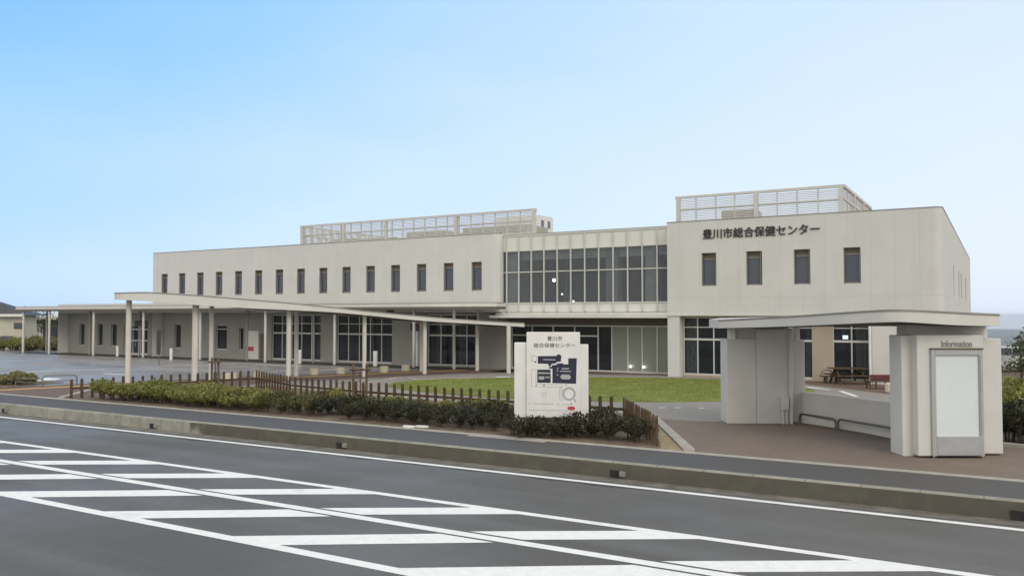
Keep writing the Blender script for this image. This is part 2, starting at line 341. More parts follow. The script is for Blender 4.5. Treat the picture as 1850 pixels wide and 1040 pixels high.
# ------------------------------------------------------------------ builders
ORG = {}
class MB:
    def __init__(s, T=None): s.v = []; s.f = []; s.T = T
    def p(s, co):
        s.v.append(s.T(co) if s.T else tuple(co)); return len(s.v) - 1
    def face(s, pts): s.f.append([s.p(c) for c in pts])
    def box(s, x0, x1, y0, y1, z0, z1):
        i = [s.p(c) for c in ((x0,y0,z0),(x1,y0,z0),(x1,y1,z0),(x0,y1,z0),(x0,y0,z1),(x1,y0,z1),(x1,y1,z1),(x0,y1,z1))]
        for q in ((0,3,2,1),(4,5,6,7),(0,1,5,4),(1,2,6,5),(2,3,7,6),(3,0,4,7)): s.f.append([i[k] for k in q])
        return s
    def prism(s, poly, z0, z1):             # z0/z1: numbers or per-vertex lists
        a = sum(p[0] * q[1] - q[0] * p[1] for p, q in zip(poly, poly[1:] + poly[:1]))
        n = len(poly)
        Z0 = list(z0) if isinstance(z0, (list, tuple)) else [z0] * n
        Z1 = list(z1) if isinstance(z1, (list, tuple)) else [z1] * n
        if a < 0: poly = poly[::-1]; Z0 = Z0[::-1]; Z1 = Z1[::-1]
        b = [s.p((x, y, z)) for (x, y), z in zip(poly, Z0)]
        t = [s.p((x, y, z)) for (x, y), z in zip(poly, Z1)]
        s.f.append(b[::-1]); s.f.append(t)
        for k in range(n): s.f.append([b[k], b[(k + 1) % n], t[(k + 1) % n], t[k]])
        return s
    def sheet(s, poly, z):
        a = sum(p[0] * q[1] - q[0] * p[1] for p, q in zip(poly, poly[1:] + poly[:1]))
        if a < 0: poly = poly[::-1]
        s.face([(x, y, z) for x, y in poly]); return s
    def ribbon(s, path, wd, z):             # painted line along a path
        for (a, b) in zip(path, path[1:]):
            d = Vector((b[0]-a[0], b[1]-a[1])); d.normalize(); nx, ny = -d.y*wd/2, d.x*wd/2
            s.face([(a[0]-nx, a[1]-ny, z), (b[0]-nx, b[1]-ny, z), (b[0]+nx, b[1]+ny, z), (a[0]+nx, a[1]+ny, z)])
        return s
    def strip(s, path, wd, z0, z1):         # low kerb along a path
        pa = [Vector(q) for q in path]; L_, R_ = [], []
        for k, q in enumerate(pa):
            d = (pa[min(k+1, len(pa)-1)] - pa[max(k-1, 0)]); d.normalize(); nn_ = Vector((-d.y, d.x)) * wd / 2
            L_.append(tuple(q + nn_)); R_.append(tuple(q - nn_))
        return s.prism(R_ + L_[::-1], z0, z1)
    def tube(s, path, r, n=10, cap=True):
        rings = []; pts = [Vector(q) for q in path]
        for k, q in enumerate(pts):
            d = pts[min(k+1, len(pts)-1)] - pts[max(k-1, 0)]; d.normalize()
            a = d.cross(Vector((0, 0, 1)) if abs(d.z) < 0.9 else Vector((1, 0, 0))); a.normalize(); b = d.cross(a)
            rr = r[k] if isinstance(r, (list, tuple)) else r
            rings.append([s.p(q + (a * math.cos(t) + b * math.sin(t)) * rr) for t in [2*math.pi*j/n for j in range(n)]])
        for A, B in zip(rings, rings[1:]):
            for j in range(n): s.f.append([A[j], A[(j+1) % n], B[(j+1) % n], B[j]])
        if cap: s.f.append(rings[0][::-1]); s.f.append(rings[-1])
        return s
    def cyl(s, x, y, z0, z1, r, n=20): return s.prism([(x + r*math.cos(2*math.pi*k/n), y + r*math.sin(2*math.pi*k/n)) for k in range(n)], z0, z1)
    def build(s, name, m, parent=None, bevel=0.0, smooth=False, origin=None):
        o_ = Vector(ORG[parent]) if parent else Vector(origin or (0, 0, 0))
        me = bpy.data.meshes.new(name)
        me.from_pydata([tuple(Vector(c) - o_) for c in s.v], [], s.f)
        me.materials.append(M[m] if isinstance(m, str) else m)
        if smooth:
            for pl in me.polygons: pl.use_smooth = True
        me.update()
        o = bpy.data.objects.new(name, me); COL.objects.link(o)
        if parent: o.parent = parent; ORG[o] = ORG[parent]
        else: o.location = o_; ORG[o] = tuple(o_)
        if bevel:
            b = o.modifiers.new('bevel', 'BEVEL'); b.width = bevel; b.segments = 2; b.limit_method = 'ANGLE'
        if smooth:
            e_ = o.modifiers.new('split', 'EDGE_SPLIT'); e_.split_angle = math.radians(35)
        return o
def tag(o, label=None, cat=None, group=None, kind=None):
    for k, x in (('label', label), ('category', cat), ('group', group), ('kind', kind)):
        if x: o[k] = x
    return o
def thing(name, label, cat, loc, group=None):
    o = bpy.data.objects.new(name, None); COL.objects.link(o); o.location = loc; o.empty_display_size = 0.3
    ORG[o] = tuple(loc); return tag(o, label, cat, group)
def structure(o): o['kind'] = 'structure'; return o
def copy_tree(o, loc=None, rz=None, parent=None):
    c = o.copy(); COL.objects.link(c)
    if parent: c.parent = parent
    if loc is not None: c.location = loc
    if rz is not None: c.rotation_euler = (0, 0, rz)
    for ch in list(o.children): copy_tree(ch, parent=c)
    return c
def wall_holes(mb, x0, x1, z0, z1, y, holes, depth=0.25):
    xs = sorted({x0, x1, *[h[0] for h in holes], *[h[1] for h in holes]}); zs = sorted({z0, z1, *[h[2] for h in holes], *[h[3] for h in holes]})
    for a, b in zip(xs, xs[1:]):
        for c, d in zip(zs, zs[1:]):
            mx_, mz_ = (a+b)/2, (c+d)/2
            if any(h[0] < mx_ < h[1] and h[2] < mz_ < h[3] for h in holes): continue
            mb.face([(a, y, c), (b, y, c), (b, y, d), (a, y, d)])
    for (a, b, c, d) in [h[:4] for h in holes]:
        mb.face([(a, y, c), (a, y, d), (a, y+depth, d), (a, y+depth, c)]); mb.face([(b, y, c), (b, y+depth, c), (b, y+depth, d), (b, y, d)])
        mb.face([(a, y, d), (b, y, d), (b, y+depth, d), (a, y+depth, d)]); mb.face([(a, y, c), (a, y+depth, c), (b, y+depth, c), (b, y, c)])
def arc(cx, cy, r, a0, a1, n=8):
    return [(cx + r*math.cos(math.radians(a0 + (a1-a0)*k/n)), cy + r*math.sin(math.radians(a0 + (a1-a0)*k/n))) for k in range(n+1)]
def text_mesh(name, body, width, height, m, parent, T, bold=0.0, depth=0.02):
    """lettering: T maps local (x right, y up, z out of the wall) to the world; fitted to width x height, centred"""
    c = bpy.data.curves.new(name, 'FONT'); c.body = body; c.size = 1.0; c.offset = bold; c.extrude = 0.5; c.resolution_u = 4; c.align_x = 'CENTER'
    o = bpy.data.objects.new(name + '_src', c); COL.objects.link(o)
    dg = bpy.context.evaluated_depsgraph_get(); me0 = o.evaluated_get(dg).to_mesh()
    vs = [tuple(q.co) for q in me0.vertices]; fs = [list(q.vertices) for q in me0.polygons]
    o.evaluated_get(dg).to_mesh_clear(); bpy.data.objects.remove(o)
    xs = [q[0] for q in vs]; ys = [q[1] for q in vs]
    if not xs: return None
    cx, cy, wx, wy = (min(xs)+max(xs))/2, (min(ys)+max(ys))/2, max(xs)-min(xs), max(ys)-min(ys)
    mb = MB(T); mb.v = [T(((x-cx)/wx*width, (y-cy)/wy*height, (z+0.5)*depth)) for x, y, z in vs]; mb.f = fs
    return mb.build(name, m, parent)

# ------------------------------------------------------------------ ground, road, pavement
KY = 16.75
g = MB()
far = 9000
g.face([(-far, -far, -0.03), (far, -far, -0.03), (far, KY+0.1, -0.03), (-far, KY+0.1, -0.03)])
g.face([(-far, KY+0.1, -0.03), (far, KY+0.1, -0.03), (far, KY+0.1, 0.316), (-far, KY+0.1, 0.316)])
def terr(x, y):                             # level site, then land easing down into the valley to the north-east
    d = math.hypot(max(0, x-6)*0.9, max(0, y-48)); return 0.316 - min(120, 0.032*max(0, d-2))
gx = [-9000, -3000, -1200, -600, -300, -120, -40, 0, 6, 10, 16, 24, 36, 60, 100, 200, 400, 800, 1600, 3000, 5000, 9000]
gy = [KY+0.1, 30, 44, 48, 52, 58, 66, 80, 100, 140, 200, 320, 520, 900, 1600, 2600, 4000, 6000, 9000]
for a, b in zip(gx, gx[1:]):
    for c, d in zip(gy, gy[1:]):
        g.face([(a, c, terr(a, c) if c > 44 else 0.316), (b, c, terr(b, c) if c > 44 else 0.316), (b, d, terr(b, d) if d > 44 else 0.316), (a, d, terr(a, d) if d > 44 else 0.316)])
structure(g.build('ground', 'earth'))
XL, XR = -260, 120
structure(MB().sheet([(XL, -14), (XR, -14), (XR, 16.32), (XL, 16.32)], 0.0).build('road', 'road'))
structure(MB().sheet([(XL, 16.32), (XR, 16.32), (XR, KY), (XL, KY)], 0.004).build('gutter', 'gutter'))
kb = MB()
prof = [(KY, 0.0), (KY+0.035, 0.31), (KY+0.06, 0.338), (KY+0.2, 0.338), (KY+0.2, 0.0)]
for k in range(len(prof)-1):
    (a, b), (c, d) = prof[k], prof[k+1]
    kb.face([(XL, a, b), (XR, a, b), (XR, c, d), (XL, c, d)])
structure(kb.build('kerb', 'kerb'))
structure(MB().sheet([(XL, KY+0.2), (XR, KY+0.2), (XR, 18.72), (XL, 18.72)], 0.332).build('pavement', 'sidewalk'))
ks = MB()
ks.box(XL, -12.2, 18.72, 18.97, 0.1, 0.342); ks.box(-9.9, XR, 18.72, 18.97, 0.1, 0.342); ks.box(-12.2, -9.9, 18.52, 18.97, 0.1, 0.345)
structure(ks.build('kerb_strip', 'edging'))
# painted lines
pm = MB()
def line(y0, y1, z=0.004, x0=-120, x1=60): pm.sheet([(x0, y0), (x1, y0), (x1, y1), (x0, y1)], z)
line(16.00, 16.17); line(12.88, 13.07); line(11.16, 11.38); line(9.09, 9.31)
for k in range(-24, 12):
    x = -20.66 + 3.262 * k
    pm.sheet([(x+0.12, 11.45), (x+1.12, 11.45), (x+1.12+2.36, 12.88), (x+0.12+2.36, 12.88)], 0.004)
    x = -17.24 + 3.33 * k
    pm.sheet([(x, 9.31), (x+1.03, 9.31), (x+1.03+2.75, 11.09), (x+2.75, 11.09)], 0.004)
structure(pm.build('road_marking', 'paint'))

# site surfaces
structure(MB().sheet([(-120, 18.97), (0.2, 18.97), (0.2, 44), (-120, 44)], 0.322).build('parking_lot', 'lot'))
pa = [G(640, 694), G(700, 680), G(770, 677.5), G(950, 674), G(1204, 677.5), G(1300, 678), (-9.3, 42.3), (-3.4, 38.0), (-3.0, 33), (-8.9, 24.9), (-11.4, 28.4), (-9.2, 24.7), (-10.5, 24.6), (-24, 26.2)]
pa = [G(640, 694), G(700, 680), G(770, 677.5), G(950, 674), G(1204, 677.5), G(1300, 678.5), (-8.5, 41.0), (-3.4, 36.5), (-1.5, 30), (-4.0, 24.5), (-9.4, 24.6), (-24, 26.0)]
structure(MB().sheet(pa, 0.326).build('path', 'path'))
yl = [G(*q) for q in [(0, 706), (60, 702), (130, 697), (300, 690), (410, 684.5), (560, 680), (700, 673.5), (850, 668.5)]]
yl = [(-37.2, 18.98), (-36.6, 20.3), (-35.9, 22.6), (-34.5, 25.9), (-33.1, 29.0), (-31.1, 32.4), (-29.3, 36.5), (-26.9, 40.7)]
wk = [(x-1.3, y+0.25) for x, y in yl] + [(-24.2, 42.6), (-24.0, 41.0), (-24.6, 40.0), (-26.6, 36.0), (-28.3, 32.0), (-30.2, 28.9), (-29.6, 26.0), (-31.0, 18.98)]
structure(MB().sheet(wk, 0.330).build('walkway', 'brick_red'))
structure(MB().ribbon(yl, 0.36, 0.334).build('yellow_line', 'yellow'))
ap = [G(880, 671.5), G(950, 674), G(1204, 677.5), G(1300, 678.5), (-8.5, 41.0), (-3.4, 36.5), (0.1, 33.5), (0.1, 44), (-25, 44), (-25, 42)]
structure(MB().sheet(ap, 0.330).build('apron', 'brick_red'))
structure(MB().sheet([(-9.25, 24.7), (-7.9, 24.6), (-4.6, 25.9), (0.15, 24.5), (3.5, 23.4), (3.5, 18.97), (-6.45, 18.97)], 0.330).build('plaza', 'brick'))
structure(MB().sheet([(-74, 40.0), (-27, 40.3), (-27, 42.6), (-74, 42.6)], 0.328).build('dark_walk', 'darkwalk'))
lm = MB()
for q in ([(48, 671.5), (100, 668.8), (190, 667.2)], [(186, 674), (230, 676.5)], [(575, 668.6), (600, 666.8), (640, 666.4)], [(478, 673.5), (500, 672.4)], [(462, 657.5), (540, 661)]):
    lm.ribbon([G(*z) for z in q], 0.22, 0.327)
for q in ([(1151, 735.5), (1163, 735.5)], [(1190, 736), (1203, 736)], [(1218, 736), (1230, 736)], [(1262, 736.5), (1273, 736.5)]):
    lm.ribbon([G(*z) for z in q], 0.13, 0.331)
lm.ribbon([G(897, 680.3), G(922, 680.3)], 0.5, 0.331)
lm.ribbon([G(1518, 706), G(1548, 716)], 0.2, 0.336)
lm.ribbon([G(1455, 698.5), G(1482, 701.5)], 0.35, 0.336); lm.ribbon([G(1482, 702), G(1500, 704.2)], 0.2, 0.336)
ar = [G(50, 690), G(58, 684), G(78, 684.5), G(78, 682), G(112, 683.5), G(84, 689.5), G(80, 688)]
lm.sheet(ar, 0.327)
structure(lm.build('lot_marking', 'paint'))
lawn_px = [(698, 697), (716, 691.5), (752, 687.5), (800, 685), (900, 682.8), (1064, 681.8), (1204, 683.2), (1300, 686), (1390, 692), (1455, 701), (1472, 707), (1440, 714), (1380, 720), (1297, 724.5), (1200, 726), (1100, 725), (1000, 722.5), (900, 719), (800, 711), (730, 704)]
lawn_pl = [G(*q) for q in lawn_px]
structure(MB().prism(lawn_pl, 0.2, 0.36).build('lawn', 'lawn'))
kx = MB()
kx.strip([G(q[0], q[1]-1.0) for q in lawn_px[2:10]], 0.28, 0.3, 0.352)
kx.strip([G(*q) for q in [(560, 703), (600, 698), (640, 693.5), (700, 687), (715, 683), (735, 682), (752, 686.3)]], 0.2, 0.3, 0.37)
kx.strip([(-28.6, 27.2), (-24.0, 26.1), (-17.3, 25.2), (-9.45, 24.9), (-6.3, 18.98)], 0.26, 0.2, 0.40)
kx.strip([(-33.2, 21.5), (-31.2, 19.05)], 0.22, 0.2, 0.39)
structure(kx.build('edging', 'edging'))
structure(MB().sheet([(-31.1, 18.97), (-28.7, 27.1), (-24.0, 26.0), (-17.3, 25.1), (-9.5, 24.8), (-6.95, 18.97)], 0.340).build('planting_bed', 'soil'))
structure(MB().sheet([(-8.35, 22.6), (-6.35, 18.97), (-7.0, 18.97)], 0.344).build('sandy_corner', 'sand'))
structure(MB().sheet([(-0.15, 23.95), (14, 21.5), (14, 60), (-0.15, 60)], 0.336).build('side_bed', 'soil'))
structure(MB().strip([(-0.25, 23.85), (6.0, 22.1), (14, 20.5)], 0.25, 0.2, 0.40).build('side_bed_edging', 'edging'))
structure(MB().sheet([(-48, 18.97), (-37.6, 18.97), (-38.4, 23.6), (-48, 23.4)], 0.338).build('verge', 'soil'))

# ------------------------------------------------------------------ the building
YF, ZG = 42.0, 0.30
B = thing('health_center', 'long white two-storey public building with slit windows, glazed middle and louvred roof screens', 'building', (-25, 42, ZG))
XA, XB, XC, XD = -57.01, -25.49, -15.07, -2.14
TOP = 8.36
SOF = 3.72
wx = [(-56.01+2.0455*k, -55.27+2.0455*k) for k in range(15)]
WZ0, WZ1 = 4.99, 6.72
wr = [(-13.22, -12.45), (-10.93, -10.14), (-8.62, -7.85), (-6.34, -5.58)]
# left wing: upper wall, rounded east corner, end wall
m_ = MB()
wall_holes(m_, XA, XB-0.4, SOF, TOP, YF, [(a, b, WZ0, WZ1) for a, b in wx])
cn = arc(XB-0.4, YF+0.4, 0.4, -90, 0)
for p0, p1 in zip(cn, cn[1:]): m_.face([(*p0, SOF), (*p1, SOF), (*p1, TOP), (*p0, TOP)])
m_.face([(XB, YF+0.4, 3.3), (XB, YF+0.9, 3.3), (XB, YF+0.9, TOP), (XB, YF+0.4, TOP)])
m_.face([(XA, 60, 0.3), (XA, YF, 0.3), (XA, YF, TOP), (XA, 60, TOP)])
m_.build('wall', 'facade', B)
# single-storey west end
m_ = MB(); WE = -69.5
m_.face([(WE, YF, SOF), (XA, YF, SOF), (XA, YF, 4.47), (WE, YF, 4.47)]); m_.face([(WE, 56, ZG), (WE, YF, ZG), (WE, YF, 4.47), (WE, 56, 4.47)])
m_.face([(WE, YF, 4.47), (XA, YF, 4.47), (XA, 56, 4.47), (WE, 56, 4.47)])
m_.build('west_annex', 'facade', B)
# right block: upper wall, rounded corner, long side wall with slits
m_ = MB(); SR = 3.56
wall_holes(m_, XC, XD-0.4, SR, TOP+0.03, YF, [(a, b, WZ0+0.03, WZ1) for a, b in wr])
cn = arc(XD-0.4, YF+0.4, 0.4, -90, 0)
for p0, p1 in zip(cn, cn[1:]): m_.face([(*p0, ZG), (*p1, ZG), (*p1, TOP+0.03), (*p0, TOP+0.03)])
TS = lambda q: (XD - q[1], q[0], q[2])       # wall built along Y
ms_ = MB(TS); sw = [(51.6, 52.5), (58.2, 59.6), (61.8, 63.4), (69.9, 72.0)]
wall_holes(ms_, YF+0.4, 83.0, ZG, TOP+0.03, 0.0, [(a, b, 4.62, 6.25) for a, b in sw])
off = len(m_.v); m_.v += ms_.v; m_.f += [[i+off for i in f_] for f_ in ms_.f]
m_.face([(XC, YF+0.9, SR), (XC, YF, SR), (XC, YF, TOP+0.03), (XC, YF+0.9, TOP+0.03)])
# piers down to the ground on both sides of the recessed ground floor
m_.face([(XC, YF, ZG), (-14.42, YF, ZG), (-14.42, YF, SR), (XC, YF, SR)]); m_.face([(-14.42, YF, ZG), (-14.42, YF+0.5, ZG), (-14.42, YF+0.5, SR), (-14.42, YF, SR)])
m_.face([(XC, YF+2, ZG), (XC, YF, ZG), (XC, YF, SR), (XC, YF+2, SR)])
m_.face([(-5.15, YF, ZG), (XD-0.4, YF, ZG), (XD-0.4, YF, SR), (-5.15, YF, SR)]); m_.face([(-5.15, YF+0.5, ZG), (-5.15, YF, ZG), (-5.15, YF, SR), (-5.15, YF+0.5, SR)])
m_.build('wall', 'facade', B)
MB().box(XD-0.16, XD-0.12, 51, 73, 4.5, 6.4).build('side_window_glazing', 'glass_dark', B)
# copings
m_ = MB()
m_.box(XA-0.02, XB-0.35, YF-0.02, YF+0.3, TOP, TOP+0.035); m_.box(XC-0.02, XD-0.35, YF-0.02, YF+0.3, TOP+0.03, TOP+0.065)
m_.box(XD-0.3, XD+0.02, YF+0.35, 83, TOP+0.03, TOP+0.065); m_.box(XB, XC-0.03, YF+0.56, YF+0.8, 8.26, 8.30)
for cx, tz in ((XB-0.4, TOP), (XD-0.4, TOP+0.03)):
    m_.prism(arc(cx, YF+0.4, 0.42, -90, 0) + arc(cx, YF+0.4, 0.12, 0, -90), tz, tz+0.035)
m_.build('coping', 'trim', B)
MB().box(XA+0.02, XD-0.02, YF+0.82, 59.9, 7.9, 8.1).build('roof', 'gf_wall', B)
MB().box(XC+0.02, XD-0.05, 60, 83, 7.9, 8.1).build('roof', 'gf_wall', B)
MB().box(-69, XD-0.2, 60, 60.3, ZG, 7.9).build('rear_wall', 'gf_wall', B)
# upper slit windows
def slit(x0, x1, z0, z1, first=[None]):
    w_, h_ = x1-x0, z1-z0
    if first[0] is None:
        mb = MB(); y = YF+0.2
        mb.box(x0, x0+0.045, YF+0.05, y+0.05, z0, z1); mb.box(x1-0.045, x1, YF+0.05, y+0.05, z0, z1)
        mb.box(x0+0.05, x1-0.05, y-0.03, y+0.05, z1-0.34, z1-0.26); mb.box(x0+0.045, x1-0.045, y-0.10, y+0.05, z0, z0+0.10)
        wo_ = mb.build('window', 'slitframe', B)
        MB().box(x0+0.05, x1-0.05, y, y+0.02, z0+0.10, z1-0.34).build('pane', 'glass_slit', wo_)
        MB().box(x0+0.05, x1-0.05, y-0.01, y+0.04, z1-0.26, z1).build('head_panel', 'head', wo_)
        first[0] = (wo_, x0); return wo_
    o0, xx = first[0]; c = o0.copy(); COL.objects.link(c); c.parent = B; c.location = (x0-xx, 0, z0-WZ0)
    for ch in o0.children:
        d = ch.copy(); COL.objects.link(d); d.parent = c
    return c
drops = [1.2, 0.3, 0.9, 0.0, 1.2, 0.25, 0.5, 0.0, 1.2, 0.2, 0.0, 0.35, 0.0, 0.3, 0.0]
for (a, b), dz in list(zip(wx, drops)) + list(zip(wr, [0.0, 0.12, 0.2, 0.55])):
    q_ = slit(a, b, WZ0, WZ1)
    if dz: 
        bl = MB().box(a+0.06, b-0.06, YF+0.30, YF+0.31, WZ1-0.34-dz, WZ1-0.34).build('blind', 'blind', B); bl.parent = q_; bl.location = Vector((0, 0, 0)) - q_.location
# bits of blind standing behind some panes
# curtain wall
CY = YF+0.6
cm = [-25.23, -24.40, -23.56, -22.72, -21.86, -21.0, -20.12, -19.26, -18.39, -17.53, -16.68, -15.83]
m_ = MB()
for x in cm: m_.box(x-0.03, x+0.03, CY-0.09, CY+0.06, 3.75, 8.26)
xe0, xe1 = XB+0.01, XC-0.01
for z0, z1 in ((8.17, 8.26), (7.28, 7.34), (6.02, 6.08), (4.19, 4.27), (3.70, 3.76)):
    xs = [xe0] + cm + [xe1]
    for a, b in zip(xs, xs[1:]): m_.box(a+(0.03 if a != xe0 else 0), b-(0.03 if b != xe1 else 0), CY-0.04, CY+0.05, z0, z1)
cw = m_.build('curtain_wall', 'frame', B)
MB().box(xe0, xe1, CY+0.0, CY+0.03, 7.34, 8.17).build('spandrel', 'spandrel', cw)
MB().box(xe0, xe1, CY+0.0, CY+0.03, 3.76, 4.19).build('spandrel', 'spandrel', cw)
MB().box(xe0, xe1, CY+0.008, CY+0.02, 4.27, 7.28).build('glazing', 'glass_clear', cw)
# hall behind the curtain wall
m_ = MB()
m_.box(xe0, xe1, CY+0.1, 50, 7.30, 7.4); m_.box(-18.95, -18.25, CY+0.25, CY+0.9, 4.2, 7.3); m_.box(XB-0.1, XB, CY+0.1, 50, 4.2, 7.3)
for x in (-22.9, -20.7, -16.9): m_.box(x, x+0.18, 45.6, 45.9, 4.2, 7.3)
m_.build('hall_ceiling', 'inside_pale', B)
MB().box(xe0+0.1, xe1-0.1, CY+0.35, CY+0.5, 6.78, 7.30).build('bulkhead', 'bulkhead', B)
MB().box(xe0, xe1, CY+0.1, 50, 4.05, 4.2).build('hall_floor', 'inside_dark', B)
for a_, b_ in ((xe0+0.05, -24.45), (-16.6, -15.95)): MB().box(a_, b_, CY+0.2, CY+0.22, 4.2, 7.3).build('added_hall_blind', 'blind', B)  # pale blinds added to stand in for brighter, reflecting bays
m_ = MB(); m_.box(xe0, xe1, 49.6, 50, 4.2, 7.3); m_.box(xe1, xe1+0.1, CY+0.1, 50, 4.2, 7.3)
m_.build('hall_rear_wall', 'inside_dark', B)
for (u, v, r) in ((1001, 506, 0.10), (1015.5, 531, 0.05), (1036, 544, 0.055)):
    d = sight(u, v); q = CP + d * (46.0 / d.y)
    MB().tube([(q.x, q.y, q.z-r), (q.x, q.y, q.z-r*0.4), (q.x, q.y, q.z+r*0.4), (q.x, q.y, q.z+r)], [r*0.6, r, r, r*0.6], 12).build('hall_lamp', 'lamp', B, smooth=True)
# fascia ledge under the curtain wall
m_ = MB(); m_.box(-25.95, XC-0.004, YF-0.25, CY+0.1, 3.37, 3.53); m_.box(-25.6, XC-0.008, YF-0.12, CY+0.1, 3.53, 3.68)
m_.box(XC-0.9, XC-0.003, YF-0.05, CY+0.2, 3.40, 3.6)
m_.build('fascia', 'canopy', B, bevel=0.02)
# soffits
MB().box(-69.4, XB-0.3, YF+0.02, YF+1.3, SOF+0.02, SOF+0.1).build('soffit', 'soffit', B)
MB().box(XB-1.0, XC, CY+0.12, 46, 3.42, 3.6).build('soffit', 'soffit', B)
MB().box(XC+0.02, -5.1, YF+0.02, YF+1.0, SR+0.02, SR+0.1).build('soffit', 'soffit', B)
# ground-floor wall of the left wing, with slits, door and three large glazed bays
GY = 42.9
KG = (GY+0.08)/42.6
sc2 = lambda q: (q[0]*KG, q[1]*KG)
slots = [sc2(q) for q in [(-67.24, -66.54), (-64.75, -64.05), (-62.95, -62.2), (-57.0, -56.3), (-55.05, -54.3)]]
wide = sc2((-50.4, -49.2))
slim = sc2((-47.92, -47.45))
door = sc2((-61.3, -58.3))
bays = [sc2(q) for q in [(-44.6, -39.95), (-38.5, -33.8), (-31.0, -27.15)]]
BZ0, BZ1 = 0.40, 3.56
holes = [(a, b, 0.98, 2.83) for a, b in slots] + [(*wide, 0.95, 2.80), (*slim, 0.98, 2.62), (*door, 0.36, 2.78)] + [(a, b, BZ0, BZ1) for a, b in bays]
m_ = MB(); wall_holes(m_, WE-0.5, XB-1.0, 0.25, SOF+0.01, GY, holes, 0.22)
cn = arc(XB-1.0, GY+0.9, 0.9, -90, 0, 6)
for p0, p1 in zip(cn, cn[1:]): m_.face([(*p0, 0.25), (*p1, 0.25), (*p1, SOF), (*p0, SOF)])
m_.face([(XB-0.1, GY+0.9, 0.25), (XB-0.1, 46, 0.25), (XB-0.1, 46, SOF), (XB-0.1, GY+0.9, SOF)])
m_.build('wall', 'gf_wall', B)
def gf_window(x0, x1, z0, z1, mull=(), trans=(), heavy=(), y=None, name='window', glass='glass_gf', t=0.05):
    y = y or GY+0.14
    mb = MB()
    mb.box(x0, x0+t, y-0.03, y+0.05, z0, z1); mb.box(x1-t, x1, y-0.03, y+0.05, z0, z1)
    mb.box(x0+t, x1-t, y-0.03, y+0.05, z1-t, z1); mb.box(x0+t, x1-t, y-0.035, y+0.05, z0, z0+t*1.6)
    xs = [x0+t] + sorted(mull) + [x1-t]
    for q in trans:
        h = 0.10 if q in heavy else 0.05
        mb.box(x0+t, x1-t, y-0.025, y+0.04, q-h/2, q+h/2)
    for q in mull: mb.box(q-0.03, q+0.03, y-0.029, y+0.045, z0+t*1.6, z1-t)
    wo_ = mb.build(name, 'frame', B)
    MB().box(x0+t, x1-t, y, y+0.015, z0+t, z1-t).build('pane', glass, wo_)
    return wo_
for a, b in slots: gf_window(a, b, 0.98, 2.83, t=0.035)
gf_window(*wide, 0.95, 2.80, (), (2.5,))
gf_window(*slim, 0.98, 2.62, t=0.03)
d_ = gf_window(*door, 0.36, 2.78, (-60.8, -59.8), (2.4, 1.5), (2.4, 1.5), name='entrance_door', t=0.08)
MB().box(-60.4, -60.36, GY+0.05, GY+0.08, 1.0, 1.6).build('handle', 'steel', d_)
for a, b in bays:
    n_ = 5 if b-a > 4.3 else 4
    gf_window(a, b, BZ0, BZ1, [a+(b-a)*k/n_ for k in range(1, n_)], (2.95, 2.27), (2.27,))
# service door, sign plates
MB().box(-47.35, -46.3, GY-0.03, GY-0.004, 0.36, 2.4).build('service_door', 'spandrel', B)
MB().box(-47.6, -46.75, GY-0.05, GY-0.034, 0.95, 1.25).build('red_plate', 'red', B)
MB().box(-46.15, -45.6, GY-0.04, GY-0.01, 0.36, 2.2).build('cabinet_door', 'head', B)
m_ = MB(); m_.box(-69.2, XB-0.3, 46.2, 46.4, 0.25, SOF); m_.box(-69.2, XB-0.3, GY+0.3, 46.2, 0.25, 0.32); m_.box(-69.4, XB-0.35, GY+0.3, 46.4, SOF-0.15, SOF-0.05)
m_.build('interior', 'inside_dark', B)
m_ = MB()                                   # curtains gathered behind the bays, pale columns inside
def drape(x0, x1, y, z0, z1, m_=None, n=7):
    pts = [(x0+(x1-x0)*k/n, y+(0.04 if k % 2 else -0.04)) for k in range(n+1)]
    for p0, p1 in zip(pts, pts[1:]): m_.face([(*p0, z0), (*p1, z0), (*p1, z1), (*p0, z1)])
for x in (-44.4, -41.0, -36.3, -30.9, -29.0): drape(x, x+0.28, GY+0.5, 0.4, 3.4, m_)
m_.build('curtain', 'curtain', B)
m_ = MB(); m_.box(-29.35, -28.95, GY+0.7, GY+1.1, 0.3, 3.5); m_.box(-35.2, -34.8, GY+1.7, GY+2.1, 0.3, 3.5)
m_.build('interior_column', 'inside_pale', B)
# entrance recess and lobby glazing
LY = 43.5
m_ = MB()
lx = [-25.4, -24.0, -22.6, -21.2, -19.72, -18.87, -17.91, -17.06, -16.19, -15.12]
for x in lx: m_.box(x-0.035, x+0.035, LY-0.06, LY+0.06, 0.33, 2.95)
for a, b in zip(lx, lx[1:]):
    m_.box(a+0.035, b-0.035, LY-0.05, LY+0.05, 0.33, 0.42); m_.box(a+0.035, b-0.035, LY-0.05, LY+0.05, 2.88, 2.95)
    if a < -19.8: m_.box(a+0.035, b-0.035, LY-0.05, LY+0.05, 2.3, 2.38)
lo = m_.build('lobby_glazing', 'frame', B)
MB().box(lx[0], lx[5], LY-0.01, LY+0.01, 0.42, 2.88).build('pane', 'glass_gf', lo)
MB().box(lx[5], lx[-1], LY-0.01, LY+0.01, 0.42, 2.88).build('blind_tone_pane', 'glass_blind', lo)  # pane coloured to carry the lit blinds hanging behind it
MB().box(XB-0.08, XC, LY-0.07, LY+0.12, 2.95, 3.42).build('lobby_header', 'soffit', B)
MB().box(-18.8, -15.15, LY+0.25, LY+0.28, 0.4, 2.9).build('roller_blind', 'blind', B)
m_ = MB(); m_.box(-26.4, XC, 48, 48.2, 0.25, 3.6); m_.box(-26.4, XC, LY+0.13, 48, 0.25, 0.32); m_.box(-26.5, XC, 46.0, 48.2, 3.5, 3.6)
m_.build('interior', 'inside_dark', B)
